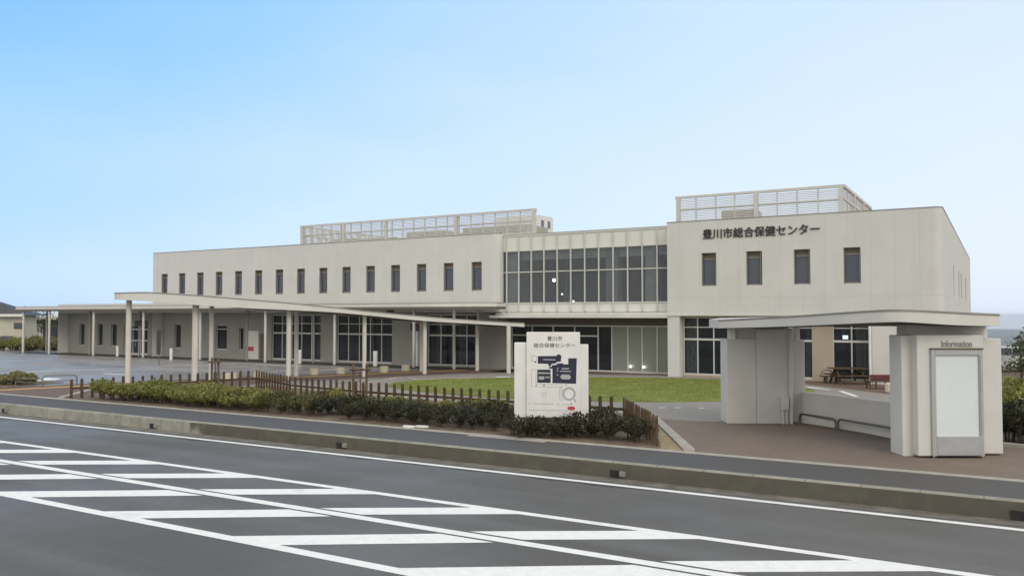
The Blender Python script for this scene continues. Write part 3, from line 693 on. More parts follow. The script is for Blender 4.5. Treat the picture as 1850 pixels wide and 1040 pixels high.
for (u, v) in ((1139, 661), (1163, 662)):
    x, z = XZ(u, v, LY-0.16); MB().box(x-0.04, x+0.04, LY-0.2, LY-0.14, z-0.07, z+0.03).build('lobby_lamp', 'lamp', B)
# right block ground floor, recessed
RY = 42.45
m_ = MB()
wall_holes(m_, -14.42, -5.15, 0.25, SR+0.01, RY, [(-14.38, -10.9, 0.42, 3.42), (-9.7, -7.86, 0.42, 3.42), (-6.95, -5.2, 0.42, 3.42)], 0.2)
m_.build('wall', 'brown_wall', B)
gf_window(-14.38, -10.9, 0.42, 3.42, (-13.62, -12.77, -11.8), (2.9, 2.27), (2.27,), y=RY+0.1)
gf_window(-9.7, -7.86, 0.42, 3.42, (-8.8,), (2.9, 2.27), (2.27,), y=RY+0.1)
gf_window(-6.95, -5.2, 0.42, 3.42, (-6.1,), (2.9, 2.27), (2.27,), y=RY+0.1)
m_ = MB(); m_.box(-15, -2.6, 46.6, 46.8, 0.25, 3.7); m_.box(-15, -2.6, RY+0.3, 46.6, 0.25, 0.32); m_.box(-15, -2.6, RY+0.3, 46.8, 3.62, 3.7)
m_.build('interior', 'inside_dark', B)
m_ = MB()
for a, b in ((-14.3, -13.7), (-8.25, -7.9), (-5.95, -5.3)): drape(a, b, RY+0.4, 0.4, 3.4, m_, 6)
m_.build('curtain', 'curtain', B)
MB().tube([(-5.22, YF-0.06, 0.33), (-5.22, YF-0.06, 3.5)], 0.06).build('downpipe', 'white', B, smooth=True)
x, z = XZ(1526.5, 609, RY+0.4); MB().box(x-0.12, x+0.12, RY+0.5, RY+0.55, z-0.09, z+0.09).build('exit_lamp', 'lampg', B)
m_ = MB(); m_.box(XC-0.005, -5.0, YF-0.06, YF+0.3, SR-0.07, SR-0.003); m_.build('drip_ledge', 'canopy', B)
# lettering on the right block
tx0, tz0 = XZ(1270, 423, YF); tx1, _ = XZ(1481, 412, YF)
_, za = XZ(1279, 414, YF); _, zb = XZ(1279, 431.5, YF)
text_mesh('lettering', '豊川市総合保健センター', tx1-tx0, za-zb+0.02, 'letter', B,
          lambda q: ((tx0+tx1)/2+q[0], YF-0.003-q[2], (za+zb)/2+q[1]), bold=0.012, depth=0.05)
# rooftop screens
def screen(x0, x1, y0, y1, z0, z1, heavy, light, sides=True, rear=False):
    mb = MB(); lv = MB()
    def run(T, L_, hv, lt):
        mb.T = T; lv.T = T
        mb.box(-0.05, L_+0.05, -0.08, 0.08, z1-0.16, z1); mb.box(0, L_, -0.06, 0.06, (z0+z1)/2+0.0, (z0+z1)/2+0.1); mb.box(0, L_, -0.06, 0.06, z0, z0+0.14)
        for q in hv: mb.box(q-0.11, q+0.11, -0.1, 0.1, z0-0.9, z1-0.16)
        for q in lt: mb.box(q-0.025, q+0.025, -0.05, 0.05, z0+0.14, z1-0.16)
        z = z0+0.2
        while z < z1-0.2:
            lv.box(0, L_, -0.015, 0.015, z, z+0.052); z += 0.098
    run(lambda q: (x0+q[0], y0+q[1], q[2]), x1-x0, heavy, light)
    L2 = y1-y0; hv2 = [0.12, L2/3, L2*2/3, L2]; lt2 = [L2*k/9 for k in range(1, 9)]
    if sides:
        if sides != 'west': run(lambda q: (x1+q[1], y0+q[0], q[2]), L2, hv2[1:], lt2)
        if sides != 'east': run(lambda q: (x0+q[1], y0+q[0], q[2]), L2, hv2[1:], lt2)
    if rear: run(lambda q: (x0+q[0], y1+q[1], q[2]), x1-x0, heavy, light)
    s_ = mb.build('roof_screen', 'screen', B); lv.build('louvre', 'screen', s_); return s_
h1 = [0.12] + [v_+47.23 for v_ in (-42.84, -38.78, -32.56)] + [20.88]
l1 = [1.2+0.98*k for k in range(20)]
screen(-47.23, -26.23, 48, 58.5, 8.9, 10.55, h1, l1, sides='west')
h2 = [0.12, 4.73, 9.3]; l2 = [2.39, 6.99] + [1.2, 3.5, 5.9, 8.1]
screen(-16.62, -7.19, 48, 59, 8.95, 10.62, h2, l2, sides='east')
m_ = MB()
m_.box(-43.6, -39.5, 50, 52.5, 8.1, 9.45); m_.box(-38.8, -35.2, 50.5, 53, 8.1, 9.8); m_.box(-33.0, -27.7, 49.5, 52.5, 8.1, 9.75); m_.box(-46.6, -44.2, 51, 54, 8.1, 9.7)
m_.build('rooftop_unit', 'unit', B, bevel=0.03)
m_ = MB(); m_.box(-14.2, -12.3, 49, 51, 8.1, 9.75); m_.box(-11.5, -8.4, 50.5, 53, 8.1, 9.2); m_.build('rooftop_unit', 'unit', B, bevel=0.03)
# stair tower beyond the roof
q0 = CW(968, 72); q1 = CW(999, 80)
m_ = MB(); zt = EYE + (570-388)/FPX*72
m_.box(q0[0]-4, q0[0]+0.35, q0[1], q0[1]+2.6, 8.0, zt); st = m_.build('stair_tower', 'white', B)
xr = q0[0]+0.35
for yy in (q0[1]+0.35, q0[1]+1.55): MB().box(xr+0.003, xr+0.03, yy, yy+0.45, zt-1.0, zt-0.4).build('tower_window', 'glass_dark', st)

# ------------------------------------------------------------------ canopies
def roof_plate(mb_top, poly, zb, zt): mb_top.prism(poly, zb, zt)
# curved walkway canopy
CA = thing('walkway_canopy', 'curved white canopy on round columns over the walkway to the entrance', 'canopy', (-31, 32, 0.33))
topv = [(203, 529), (248, 527.7), (275, 528), (357, 533), (430, 539), (525, 547), (600, 554.5), (664, 561.5), (767, 571), (880, 579.5), (950, 583)]
botv = [(203, 541), (241, 542.5), (316, 547.7), (357, 551), (430, 555.6), (525, 560), (600, 563.8), (664, 569.4), (767, 579.5), (880, 586), (950, 590.5)]
colA = [(231, 691), (352, 689), (521, 686), (658, 680), (767, 675), (862, 669)]
near = [(-36.3, 25.1), (-36.25, 24.75), (-36.05, 24.5), (-35.7, 24.4), (-35.2, 24.55), (-34.4, 25.1), (-32.6, 26.8), (-30.9, 28.4), (-29.6, 29.9), (-28.9, 31.5), (-28.0, 33.6), (-27.2, 35.3), (-26.5, 36.9), (-25.5, 38.9), (-23.4, 41.45)]
farp = [(-36.3, 25.12), (-36.25, 25.5), (-36.1, 25.9), (-35.9, 26.4), (-35.6, 27.0), (-35.3, 27.8), (-34.6, 29.3), (-33.9, 30.9), (-33.2, 32.2), (-32.4, 33.6), (-31.3, 35.6), (-30.3, 37.2), (-29.5, 38.5), (-28.5, 40.1), (-26.4, 42.4)]
def smooth(P, m=4):
    out = []
    for k in range(len(P)-1):
        p0, p1, p2, p3 = [P[max(0, min(len(P)-1, j))] for j in (k-1, k, k+1, k+2)]
        for i in range(m):
            t = i/m; out.append(tuple(0.5*(2*b_+(c_-a_)*t+(2*a_-5*b_+4*c_-d_)*t*t+(3*b_-a_-3*c_+d_)*t**3) for a_, b_, c_, d_ in zip(p0, p1, p2, p3)))
    return out+[P[-1]]
near, farp = smooth(near), smooth(farp)
topv, botv = smooth(topv), smooth(botv)
zt_ = [zrow(x, y, lerp_tab(topv, ucol(x, y))) for x, y in near]; zb_ = [zrow(x, y, lerp_tab(botv, ucol(x, y))) for x, y in near]
rm = MB(); sm = MB(); tm = MB()
for k in range(len(near)-1):
    n0, n1, f0, f1 = near[k], near[k+1], farp[k], farp[k+1]
    rm.face([(*n0, zb_[k]), (*n1, zb_[k+1]), (*n1, zt_[k+1]), (*n0, zt_[k])])
    rm.face([(*n0, zt_[k]), (*n1, zt_[k+1]), (*f1, zt_[k+1]), (*f0, zt_[k])])
    rm.face([(*f1, zb_[k+1]), (*f0, zb_[k]), (*f0, zt_[k]), (*f1, zt_[k+1])])
    sm.face([(*n0, zb_[k]+0.004), (*f0, zb_[k]+0.004), (*f1, zb_[k+1]+0.004), (*n1, zb_[k+1]+0.004)])
    d = Vector((n1[0]-n0[0], n1[1]-n0[1], 0)); d.normalize(); o_ = Vector((d.y, -d.x, 0))*0.015
    tm.face([(n0[0]+o_.x, n0[1]+o_.y, zt_[k]-0.045), (n1[0]+o_.x, n1[1]+o_.y, zt_[k+1]-0.045), (n1[0]+o_.x, n1[1]+o_.y, zt_[k+1]+0.01), (n0[0]+o_.x, n0[1]+o_.y, zt_[k]+0.01)])
k = len(near)-1
rm.face([(*near[k], zb_[k]), (*farp[k], zb_[k]), (*farp[k], zt_[k]), (*near[k], zt_[k])]); rm.face([(*farp[0], zb_[0]), (*near[0], zb_[0]), (*near[0], zt_[0]), (*farp[0], zt_[0])])
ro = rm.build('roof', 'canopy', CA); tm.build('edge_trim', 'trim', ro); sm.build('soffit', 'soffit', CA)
def under(x, y):
    k = min(range(len(near)), key=lambda j: (near[j][0]-x)**2+(near[j][1]-y)**2); return zb_[k]+0.05
for (u, v), r in zip(colA, (0.125, 0.155, 0.12, 0.11, 0.115, 0.11)):
    x, y = G(u, v); MB().cyl(x, y, 0.32, under(x, y), r).build('column', 'column', CA, smooth=True)
for (u, v), r in (((381, 686.5), 0.11), ((535, 679), 0.115), ((761, 670), 0.10), ((932, 672), 0.12)):
    x, y = G(u, v)
    if u == 932: y -= 0.8
    MB().cyl(x, y, 0.32, under(x, y), r).build('column', 'column', CA, smooth=True)
# long forecourt canopy along the west wing
CB = thing('forecourt_canopy', 'long straight white canopy on slim posts along the ground floor of the west wing', 'canopy', (-50, 41, 0.33))
zb, zt = 4.0, 4.24
pl = [(-73.0, 40.5)] + arc(-25.5, 40.95, 0.6, -90, 0, 8)[0:] + [(-24.9, 41.94), (-73.0, 41.94)]
pl = [(-73.0, 40.35), (-26.6, 40.35), (-25.9, 40.45), (-25.3, 40.7), (-25.0, 41.1), (-24.95, 41.94), (-73.0, 41.94)]
r2 = MB().prism(pl, zb+0.03, zt).build('roof', 'canopy', CB)
MB().prism([(-73.02, 40.33), (-26.6, 40.33), (-25.9, 40.43), (-25.28, 40.68), (-24.97, 41.1), (-24.93, 41.93), (-73.02, 41.93)], zt, zt+0.03).build('edge_trim', 'trim', r2)
MB().prism([(x*0.9995, y) for x, y in pl], zb-0.13, zb+0.028).build('soffit', 'soffit', CB)  # slab deepened into a dark edge to draw the underside shadow line
for q in [(-72.2, 40.6), (-68.3, 40.55), (-62.34, 40.6), (-56.35, 40.75), (-50.1, 40.9), (-43.3, 40.72), (-37.3, 41.0), (-31.05, 41.2), (-28.1, 41.25)]:
    MB().cyl(*q, 0.32, zb, 0.09).build('post', 'column', CB, smooth=True)
for q in [(-73.0-0.4, 41.3), (-70.3, 41.5), (-64.4, 41.6), (-58.3, 41.8), (-39.9, 41.8), (-46.2, 41.75), (-26.6, 41.55)]:
    MB().cyl(*q, 0.32, zb, 0.075).build('post', 'gf_wall', CB, smooth=True)  # rear posts take the darker colour to carry their shade
MB().box(-33.2, -32.85, 41.2, 41.5, 3.72, zb).build('soffit_box', 'head', CB)
x, z = XZ(256, 583, 41.6); MB().box(x-0.75, x+0.75, 41.5, 41.58, z-0.2, z+0.2).build('hanging_sign', 'black', CB)

# ------------------------------------------------------------------ information shelter (its front turned to the road bend)
def loc(u, Z, z): x, y = CW(u, Z); return (x, y, z)
def TC(q): p = RV*q[0] + F0*q[1]; return (p.x, p.y, q[2])   # local: x along the front, y depth, z up
K = thing('information_shelter', 'white open shelter with curved flat roof and a glazed poster case in its front pier', 'shelter', TC((9.5, 19.6, 0.33)))
nr = [(1298, 24.2), (1340, 23.3), (1400, 22.0), (1460, 20.7), (1520, 19.6), (1583, 18.75), (1615, 18.45), (1646, 18.3), (1690, 18.25), (1731, 18.35), (1770, 18.5), (1798, 18.65), (1805, 18.8)]
tv = [(1298, 577), (1427, 570), (1583, 559.4), (1646, 558.8), (1731, 563), (1805, 566.6)]
bv = [(1298, 592.7), (1427, 589), (1599, 581.7), (1646, 582), (1728, 587), (1805, 589)]
nr = smooth(nr, 5); tv, bv = smooth(tv, 6), smooth(bv, 6)
npx = [((u-925)/FPX*Z, Z) for u, Z in nr]
bk = [(10.95, 20.6), (10.3, 22.5), (9.2, 24.4), (7.8, 25.8), (6.6, 26.4), (6.0, 25.4)]
zt_ = [EYE+(570-lerp_tab(tv, u))/FPX*Z for u, Z in nr] + [3.54, 3.53, 3.5, 3.46, 3.42, 3.39]
zb_ = [EYE+(570-lerp_tab(bv, u))/FPX*Z for u, Z in nr] + [3.27, 3.27, 3.24, 3.2, 3.17, 3.14]
poly = npx + bk
kr = MB(TC)
n_ = len(poly)
b_ = [kr.p((x, y, z)) for (x, y), z in zip(poly, zb_)]; t_ = [kr.p((x, y, z)) for (x, y), z in zip(poly, zt_)]
for k in range(n_): kr.f.append([b_[k], b_[(k+1) % n_], t_[(k+1) % n_], t_[k]])
cx_, cy_ = 8.8, 22.0
ct = kr.p((cx_, cy_, 3.5)); cb = kr.p((cx_, cy_, 3.24))
for k in range(n_): kr.f.append([t_[k], t_[(k+1) % n_], ct]); kr.f.append([b_[(k+1) % n_], b_[k], cb])
kroof = kr.build('roof', 'canopy', K)
kt = MB(TC)
for k in range(len(npx)-1):
    (x0, y0), (x1, y1) = npx[k], npx[k+1]; d = Vector((x1-x0, y1-y0)); d.normalize(); o_ = (d.y*0.012, -d.x*0.012)
    a = (x0+o_[0], y0+o_[1]); b = (x1+o_[0], y1+o_[1])
    kt.face([(*a, zt_[k]-0.05), (*b, zt_[k+1]-0.05), (*b, zt_[k+1]-0.005), (*a, zt_[k]-0.005)])
kt.build('edge_trim', 'trim', kroof)
ks_ = MB(TC)
inn = [(cx_+(x-cx_)*0.965, cy_+(y-cy_)*0.965, z-0.006+0.0) for (x, y), z in zip(poly, zb_)]
for k in range(n_): ks_.face([inn[(k+1) % n_], inn[k], (cx_, cy_, 3.225)])
ks_.build('soffit', 'soffit', K)
xk = lambda u, Z: (u-925)/FPX*Z
# front pier
MB(TC).box(xk(1640, 19.3), xk(1783, 19.3), 19.3, 19.9, 0.33, 3.3).build('pier_core', 'render', K, bevel=0.02)
MB(TC).box(xk(1627, 18.98), xk(1657, 18.98)+0.1, 18.98, 19.6, 0.32, 3.05).build('wing_panel', 'render', K, bevel=0.02)
MB(TC).box(xk(1770, 19.05), xk(1808, 19.05), 19.05, 19.7, 0.36, 2.98).build('wing_panel', 'render', K, bevel=0.03)
MB(TC).box(xk(1655, 18.72), xk(1775, 18.72), 18.72, 19.25, 0.37, 3.07).build('front_panel', 'render', K, bevel=0.02)
# poster case
z631, z822, z640, z786 = [EYE-(v-570)/FPX*18.7 for v in (631, 821.5, 641, 786)]
x0, x1, x2, x3 = [xk(u, 18.68) for u in (1680, 1773, 1688, 1766)]
pc = MB(TC)
pc.box(x0, x2, 18.66, 18.72, z822, z631); pc.box(x3, x1, 18.66, 18.72, z822, z631); pc.box(x2, x3, 18.66, 18.72, z640, z631); pc.box(x2, x3, 18.655, 18.72, z822+0.02, z786)
case = pc.build('poster_case', 'silver', K, bevel=0.006)
MB(TC).box(x2, x3, 18.7, 18.715, z786, z640).build('poster_board', 'poster', case)
MB(TC).box(x0-0.01, x1+0.01, 18.64, 18.72, z631+0.003, z631+0.035).build('hood', 'head', case)
MB(TC).box(x3+0.018, x3+0.026, 18.652, 18.659, z786+0.02, z640-0.03).build('lock_strip', 'trim', case)
for q in (x0+0.02, x1-0.04): MB(TC).box(q, q+0.025, 18.67, 18.70, 0.325, z822).build('foot', 'steel', case)
text_mesh('lettering', 'Information', xk(1755, 18.7)-xk(1700, 18.7), 0.145, 'trim', K,
          lambda q: TC((xk(1727.5, 18.7)+q[0], 18.718-q[2], EYE-(620.5-570)/FPX*18.7+q[1])), bold=0.01, depth=0.012)
# rear wall with its wings
Zr = 24.62
MB(TC).box(xk(1329, Zr+0.15), xk(1424, Zr+0.15), Zr+0.12, Zr+0.6, 0.33, 3.2).build('rear_wall', 'render', K)
MB(TC).box(xk(1312, Zr), xk(1365, Zr), Zr, Zr+0.75, 0.33, 2.82).build('wing_panel', 'render', K, bevel=0.02)
MB(TC).box(xk(1365, Zr)+0.006, xk(1422, Zr), Zr+0.004, Zr+0.119, 0.33, 3.1).build('wing_panel', 'render', K, bevel=0.01)
MB(TC).box(xk(1424, Zr)+0.02, xk(1453, Zr+0.3), Zr+0.3, Zr+0.8, 0.33, 2.78).build('wing_panel', 'render', K, bevel=0.02)
MB(TC).box(xk(1318, Zr), xk(1328, Zr), Zr-0.02, Zr+0.3, 2.8, 3.16).build('roof_bracket', 'white', K)
MB(TC).box(xk(1436, Zr+0.3), xk(1444, Zr+0.3), Zr+0.28, Zr+0.6, 2.76, 3.2).build('roof_bracket', 'white', K)
MB(TC).tube([(xk(1427, Zr), Zr-0.02, 0.33), (xk(1427, Zr), Zr-0.02, 3.1)], 0.055).build('downpipe', 'render', K, smooth=True)
mt_ = MB(TC); mt_.box(xk(1409, Zr)-0.02, xk(1409, Zr)+0.18, Zr-0.16, Zr-0.02, 0.75, 1.12); mt_.tube([(xk(1410, Zr)+0.02, Zr-0.08, 0.33), (xk(1410, Zr)+0.02, Zr-0.08, 0.76)], 0.03); mt_.tube([(xk(1410, Zr)+0.12, Zr-0.08, 0.33), (xk(1410, Zr)+0.12, Zr-0.08, 0.76)], 0.03)
mt_.build('meter_box', 'render', K, bevel=0.01)
# low wall round the back of the shelter floor
lw = [G(1453, 763.4), G(1500, 770.5), G(1555, 779.5), G(1607, 789.5), G(1650, 798)]
LW = tag(MB().strip(lw, 0.2, 0.33, [1.21, 1.22, 1.25, 1.28, 1.3]*2 and 1.25).build('low_wall', 'render', origin=(*lw[0], 0.33), bevel=0.02),
         'low white wall joining the rear wall and the front pier of the information shelter', 'wall')
def hoop(u0, v0, u1, v1, h, label):
    a, b = G(u0, v0), G(u1, v1); d = Vector((b[0]-a[0], b[1]-a[1], 0)); Ln = d.length; d.normalize(); r = 0.13
    pts = [(0, 0.32)] + [(r-r*math.cos(math.radians(t)), h+0.33-r+r*math.sin(math.radians(t))) for t in range(0, 91, 15)]
    pts += [(Ln-q[0], q[1]) for q in pts[::-1]]
    o = MB().tube([(a[0]+d.x*s_, a[1]+d.y*s_, z_) for s_, z_ in pts], 0.032, 10).build('hoop_rail', 'rail', origin=(*a, 0.33), smooth=True)
    return tag(o, label, 'rail', 'hoop rails at the low wall')
hoop(1445, 763, 1510, 774.5, 0.27*1.0, 'grey bent pipe hoop rail at the far end of the low shelter wall')
hoop(1514, 776, 1612, 794, 0.30, 'grey bent pipe hoop rail nearer the poster pier, along the low wall')

# ------------------------------------------------------------------ site map sign
SZ = 22.9
px = FPX/SZ
SG = thing('site_map_sign', 'white sign board with a dark blue site map standing in the shrub bed', 'sign', TC(((994-925)/px, SZ, 0.33)))
sa = math.radians(-4)
sx0, sy0 = (999.5-925)/px, SZ
def TSg(q):
    x, y = q[0]*math.cos(sa)-q[1]*math.sin(sa), q[0]*math.sin(sa)+q[1]*math.cos(sa); return TC((sx0+x, sy0+y, q[2]))
def su(u): return (u-999.5)/px
def sv(v): return EYE-(v-570)/px
MB(TSg).box(su(951.5), su(1047.5), -0.12, 0.12, sv(752), sv(599.5)).build('board', 'white', SG, bevel=0.015)
MB(TSg).box(su(929), su(952), -0.02, 0.22, 0.33, sv(618.5)).build('side_panel', 'white', SG, bevel=0.015)
MB(TSg).box(su(1047), su(1062.5), -0.02, 0.22, 0.33, sv(621.5)).build('side_panel', 'white', SG, bevel=0.015)
MB(TSg).box(su(955), su(1044), -0.05, 0.15, 0.33, sv(752)).build('plinth', 'trim', SG)
FR = -0.1205
def plate(name, m, polys, k=1):             # thin printed shapes on the board; polys in picture points of the board
    mb = MB()
    for pl_ in polys:
        y1, y0 = FR, FR-0.002*k
        a = sum(p_[0]*q_[1]-q_[0]*p_[1] for p_, q_ in zip(pl_, pl_[1:]+pl_[:1]))
        if a > 0: pl_ = pl_[::-1]
        f_ = [mb.p(TSg((su(u), y0, sv(v)))) for u, v in pl_]; r_ = [mb.p(TSg((su(u), y1, sv(v)))) for u, v in pl_]
        mb.f.append(f_[::-1] if False else f_)
        for i in range(len(pl_)): mb.f.append([f_[i], r_[i], r_[(i+1) % len(pl_)], f_[(i+1) % len(pl_)]])
    return mb.build(name, m, SG)
def zz(pts): return [(900+x*0.17308, 590+y*0.17308) for x, y in pts]
circ = [(632+28*math.cos(t), 312+28*math.sin(t)) for t in [2*math.pi*k/16 for k in range(16)]]
plate('map_block', 'navy', [zz([(415, 302), (655, 300), (655, 358), (610, 362), (605, 376), (556, 382), (552, 404), (526, 408), (524, 382), (414, 380)]),
                            zz([(410, 442), (548, 442), (548, 578), (410, 578)]),
                            zz([(530, 414), (560, 412), (562, 396), (612, 390), (615, 378), (675, 374), (678, 386), (730, 386), (730, 325), (818, 322), (810, 586), (566, 580), (566, 432), (530, 430)])])
plate('map_block', 'navy', [zz(circ)], 1.5)
ring = []
for k in range(24):
    t0, t1 = 2*math.pi*k/24, 2*math.pi*(k+1)/24; f = lambda r, t: (737+r*math.cos(t), 690+r*1.02*math.sin(t))
    ring.append(zz([f(70, t0), f(70, t1), f(48, t1), f(48, t0)]))
plate('map_ring', 'mapgrey', ring + [zz([(783, 748), (795, 738), (815, 770), (803, 780)])])
def outline(x0, y0, x1, y1, t=4): return [zz([(x0, y0), (x1, y0), (x1, y0+t), (x0, y0+t)]), zz([(x0, y1-t), (x1, y1-t), (x1, y1), (x0, y1)]), zz([(x0, y0+t), (x0+t, y0+t), (x0+t, y1-t), (x0, y1-t)]), zz([(x1-t, y0+t), (x1, y0+t), (x1, y1-t), (x1-t, y1-t)])]
mpieces = (outline(350, 300, 405, 358) + outline(346, 440, 398, 618) + outline(398, 592, 668, 622) + outline(640, 628, 664, 754) + outline(458, 682, 502, 728)
      + [zz([(325, 856), (820, 862), (820, 867), (325, 861)]), zz([(378, 790), (575, 794), (575, 800), (378, 796)]), zz([(665, 796), (745, 798), (745, 803), (665, 801)]), zz([(322, 788), (340, 788), (340, 794), (322, 794)]), zz([(608, 794), (640, 795), (640, 801), (608, 800)])])
for k_ in range(0, 20, 4): plate('map_outline', 'mapline', mpieces[k_:k_+4])
for q_ in mpieces[20:]: plate('map_line', 'mapline', [q_])
mcap = ([zz([(468, 333), (598, 335), (598, 345), (468, 343)]), zz([(418, 470), (546, 472), (546, 486), (418, 484)]), zz([(424, 512), (482, 512), (482, 545), (424, 545)]), zz([(492, 514), (538, 514), (538, 528), (492, 528)]),
      zz([(662, 424), (738, 426), (738, 438), (662, 436)]), zz([(645, 452), (758, 454), (758, 464), (645, 462)]), zz([(665, 490), (740, 492), (758, 516), (742, 542), (665, 540), (645, 514)]), zz([(612, 424), (626, 424), (626, 436), (612, 436)]), zz([(612, 450), (626, 450), (626, 462), (612, 462)]), zz([(612, 490), (626, 490), (626, 502), (612, 502)])])
for q_ in mcap: plate('map_bar', 'mapgrey', [q_], 2.5)
plate('red_marker', 'red', [zz([(760+42*math.cos(t), 838+21*math.sin(t)) for t in [2*math.pi*k/20 for k in range(20)]])])
dots = [(388, 364, 8), (478, 606, 8), (708, 598, 6), (758, 793, 8), (803, 897, 16)]
plate('map_dot', 'letter', [zz([(x+r*math.cos(t), y+r*math.sin(t)) for t in [2*math.pi*k/12 for k in range(12)]]) for x, y, r in dots])
text_mesh('lettering', '豊川市', su(1016)-su(989), 0.125, 'letter', SG, lambda q: TSg((su(1002.3)+q[0], FR-q[2], sv(610.8)+q[1])), bold=0.004, depth=0.003)
text_mesh('lettering', '総合保健センター', su(1039)-su(964.5), 0.125, 'letter', SG, lambda q: TSg((su(1001.7)+q[0], FR-q[2], sv(623)+q[1])), bold=0.004, depth=0.003)

# ------------------------------------------------------------------ picket fences
def fence(runs, label, ztop=1.06, gap=0.37, first_at=None):
    a = runs[0][0]
    fo = thing('picket_fence', label, 'fence', (*a, 0.33))
    rl = []
    proto = None
    for pts in runs:
        d_ = Vector((pts[1][0]-pts[0][0], pts[1][1]-pts[0][1])); L_ = d_.length; d_.normalize()
        n_ = max(1, round(L_/gap)); ang = math.atan2(d_.y, d_.x)
        for k in range(n_+1):
            q = (pts[0][0]+d_.x*L_*k/n_, pts[0][1]+d_.y*L_*k/n_)
            if k == n_ and pts is not runs[-1]: continue
            if proto is None:
                mb = MB(); w2 = 0.048; t2 = 0.028
                prof_ = [(-w2, 0.0), (w2, 0.0), (w2, 0.71), (w2*0.72, 0.75), (w2*0.28, 0.772), (-w2*0.28, 0.772), (-w2*0.72, 0.75), (-w2, 0.71)]
                f_ = [mb.p((x, -t2, z-0.01)) for x, z in prof_]; b2 = [mb.p((x, t2, z-0.01)) for x, z in prof_]
                mb.f.append(f_); mb.f.append(b2[::-1])
                for i in range(8): mb.f.append([f_[i], b2[i], b2[(i+1) % 8], f_[(i+1) % 8]])
                mb.v = [(x+a[0], y+a[1], z+0.33) for x, y, z in mb.v]
                o = mb.build('picket', 'wood', fo); proto = o
            else:
                o = proto.copy(); COL.objects.link(o); o.parent = fo
            o.location = (q[0]-a[0], q[1]-a[1], random.uniform(-0.02, 0.012)); o.rotation_euler = (random.uniform(-0.02, 0.02), random.uniform(-0.015, 0.015), ang+random.uniform(-0.06, 0.06))
        nrm = Vector((-d_.y, d_.x))*0.034
        mb = MB(); 
        p0 = Vector(pts[0])+nrm; p1 = Vector(pts[1])+nrm
        mb.strip([tuple(p0), tuple(p1)], 0.035, 0.68, 0.76)
        mb.build('rail', 'wood_pale' if pts is runs[-1] and len(runs) > 2 else 'wood', fo)
    return fo
fence([[(-30.66, 19.1), (-28.55, 26.35)], [(-28.55, 26.35), (-24.56, 24.4)], [(-24.56, 24.4), (-20.44, 23.62)], [(-20.44, 23.62), (-9.72, 23.15)], [(-9.65, 23.1), (-7.22, 19.33)]],
      'low dark brown picket fence running round the shrub bed by the pavement')
fence([[(0.9, 36.5), (6.5, 35.0)]], 'short dark picket fence beyond the shelter, below the young tree')

# ------------------------------------------------------------------ shrubs
def shrub_mesh(name, n, rx, rz, zc, lsize, m, seed, stems=7, upright=0.3, stem_h=0.3):
    rnd = random.Random(seed); mb = MB()
    for k in range(n):
        while True:
            p_ = Vector((rnd.uniform(-1, 1), rnd.uniform(-1, 1), rnd.uniform(-1, 1)))
            if 0.25 < p_.length < 1: break
        if rnd.random() < 0.6: p_.normalize(); p_ *= rnd.uniform(0.78, 1.08)
        lump = 1 + 0.22*math.sin(p_.x*5+seed)*math.cos(p_.y*6+seed*2)
        narrow = 0.40+0.60*min(1, (p_.z+1)/1.15)
        c = Vector((p_.x*rx*lump*narrow, p_.y*rx*lump*narrow, zc+p_.z*rz*lump))
        if c.z < 0.06: continue
        a = rnd.uniform(0, 2*math.pi); tilt = rnd.uniform(-0.4, 1.0) + upright
        d = Vector((math.cos(a)*math.cos(tilt), math.sin(a)*math.cos(tilt), math.sin(tilt))); s_ = Vector((-math.sin(a), math.cos(a), rnd.uniform(-0.5, 0.5))); s_.normalize()
        L_ = lsize*rnd.uniform(0.7, 1.4); wd = L_*rnd.uniform(0.22, 0.4); up = d.cross(s_)
        mb.face([c-d*L_/2, c+s_*wd-up*L_*0.05, c+d*L_/2, c-s_*wd-up*L_*0.05])
    me = bpy.data.meshes.new(name); me.from_pydata([tuple(q) for q in mb.v], [], mb.f); me.materials.append(M[m])
    sb = MB()
    for k in range(stems):
        a = 2*math.pi*k/stems+rnd.uniform(-0.3, 0.3); r = rx*0.5
        sb.tube([(0.05*math.cos(a), 0.05*math.sin(a), -0.01), (r*0.45*math.cos(a), r*0.45*math.sin(a), stem_h*0.6), (r*math.cos(a), r*math.sin(a), stem_h+rz*0.4)], [0.014, 0.010, 0.006], 5)
    ms2 = bpy.data.meshes.new(name+'_stems'); ms2.from_pydata([tuple(q) for q in sb.v], [], sb.f); ms2.materials.append(M['bark'])
    return me, ms2
LIGHT = [shrub_mesh('light_foliage', 600, 0.37, 0.18, 0.33, 0.072, 'leaf_light', 10+k, upright=0.5) for k in range(4)]
MID = [shrub_mesh('mid_foliage', 520, 0.33, 0.20, 0.34, 0.07, 'leaf_mid', 30+k) for k in range(4)]
DARK = [shrub_mesh('dark_foliage', 560, 0.34, 0.22, 0.34, 0.066, 'leaf_dark', 50+k) for k in range(4)]
DRY = [shrub_mesh('dry_foliage', 420, 0.50, 0.36, 0.38, 0.26, 'leaf_dry', 70+k, upright=1.1) for k in range(3)]
def place_shrub(meshes, x, y, s_, label, group, name='shrub', z=0.34, zs=None):
    me, ms2 = random.choice(meshes)
    o = bpy.data.objects.new(name, me); COL.objects.link(o); o.location = (x, y, z); o.rotation_euler = (0, 0, random.uniform(0, 6.28)); o.scale = (s_, s_, s_*(zs or random.uniform(0.85, 1.15)))
    tag(o, label, 'shrub', group)
    st_ = bpy.data.objects.new('stem', ms2); COL.objects.link(st_); st_.parent = o
    return o
def backY(x): return lerp_tab([(-30.8, 19.2), (-28.6, 25.9), (-24.5, 23.9), (-20.4, 23.2), (-9.7, 22.7), (-7.2, 19.2)], x)
y = 19.62; row = 0
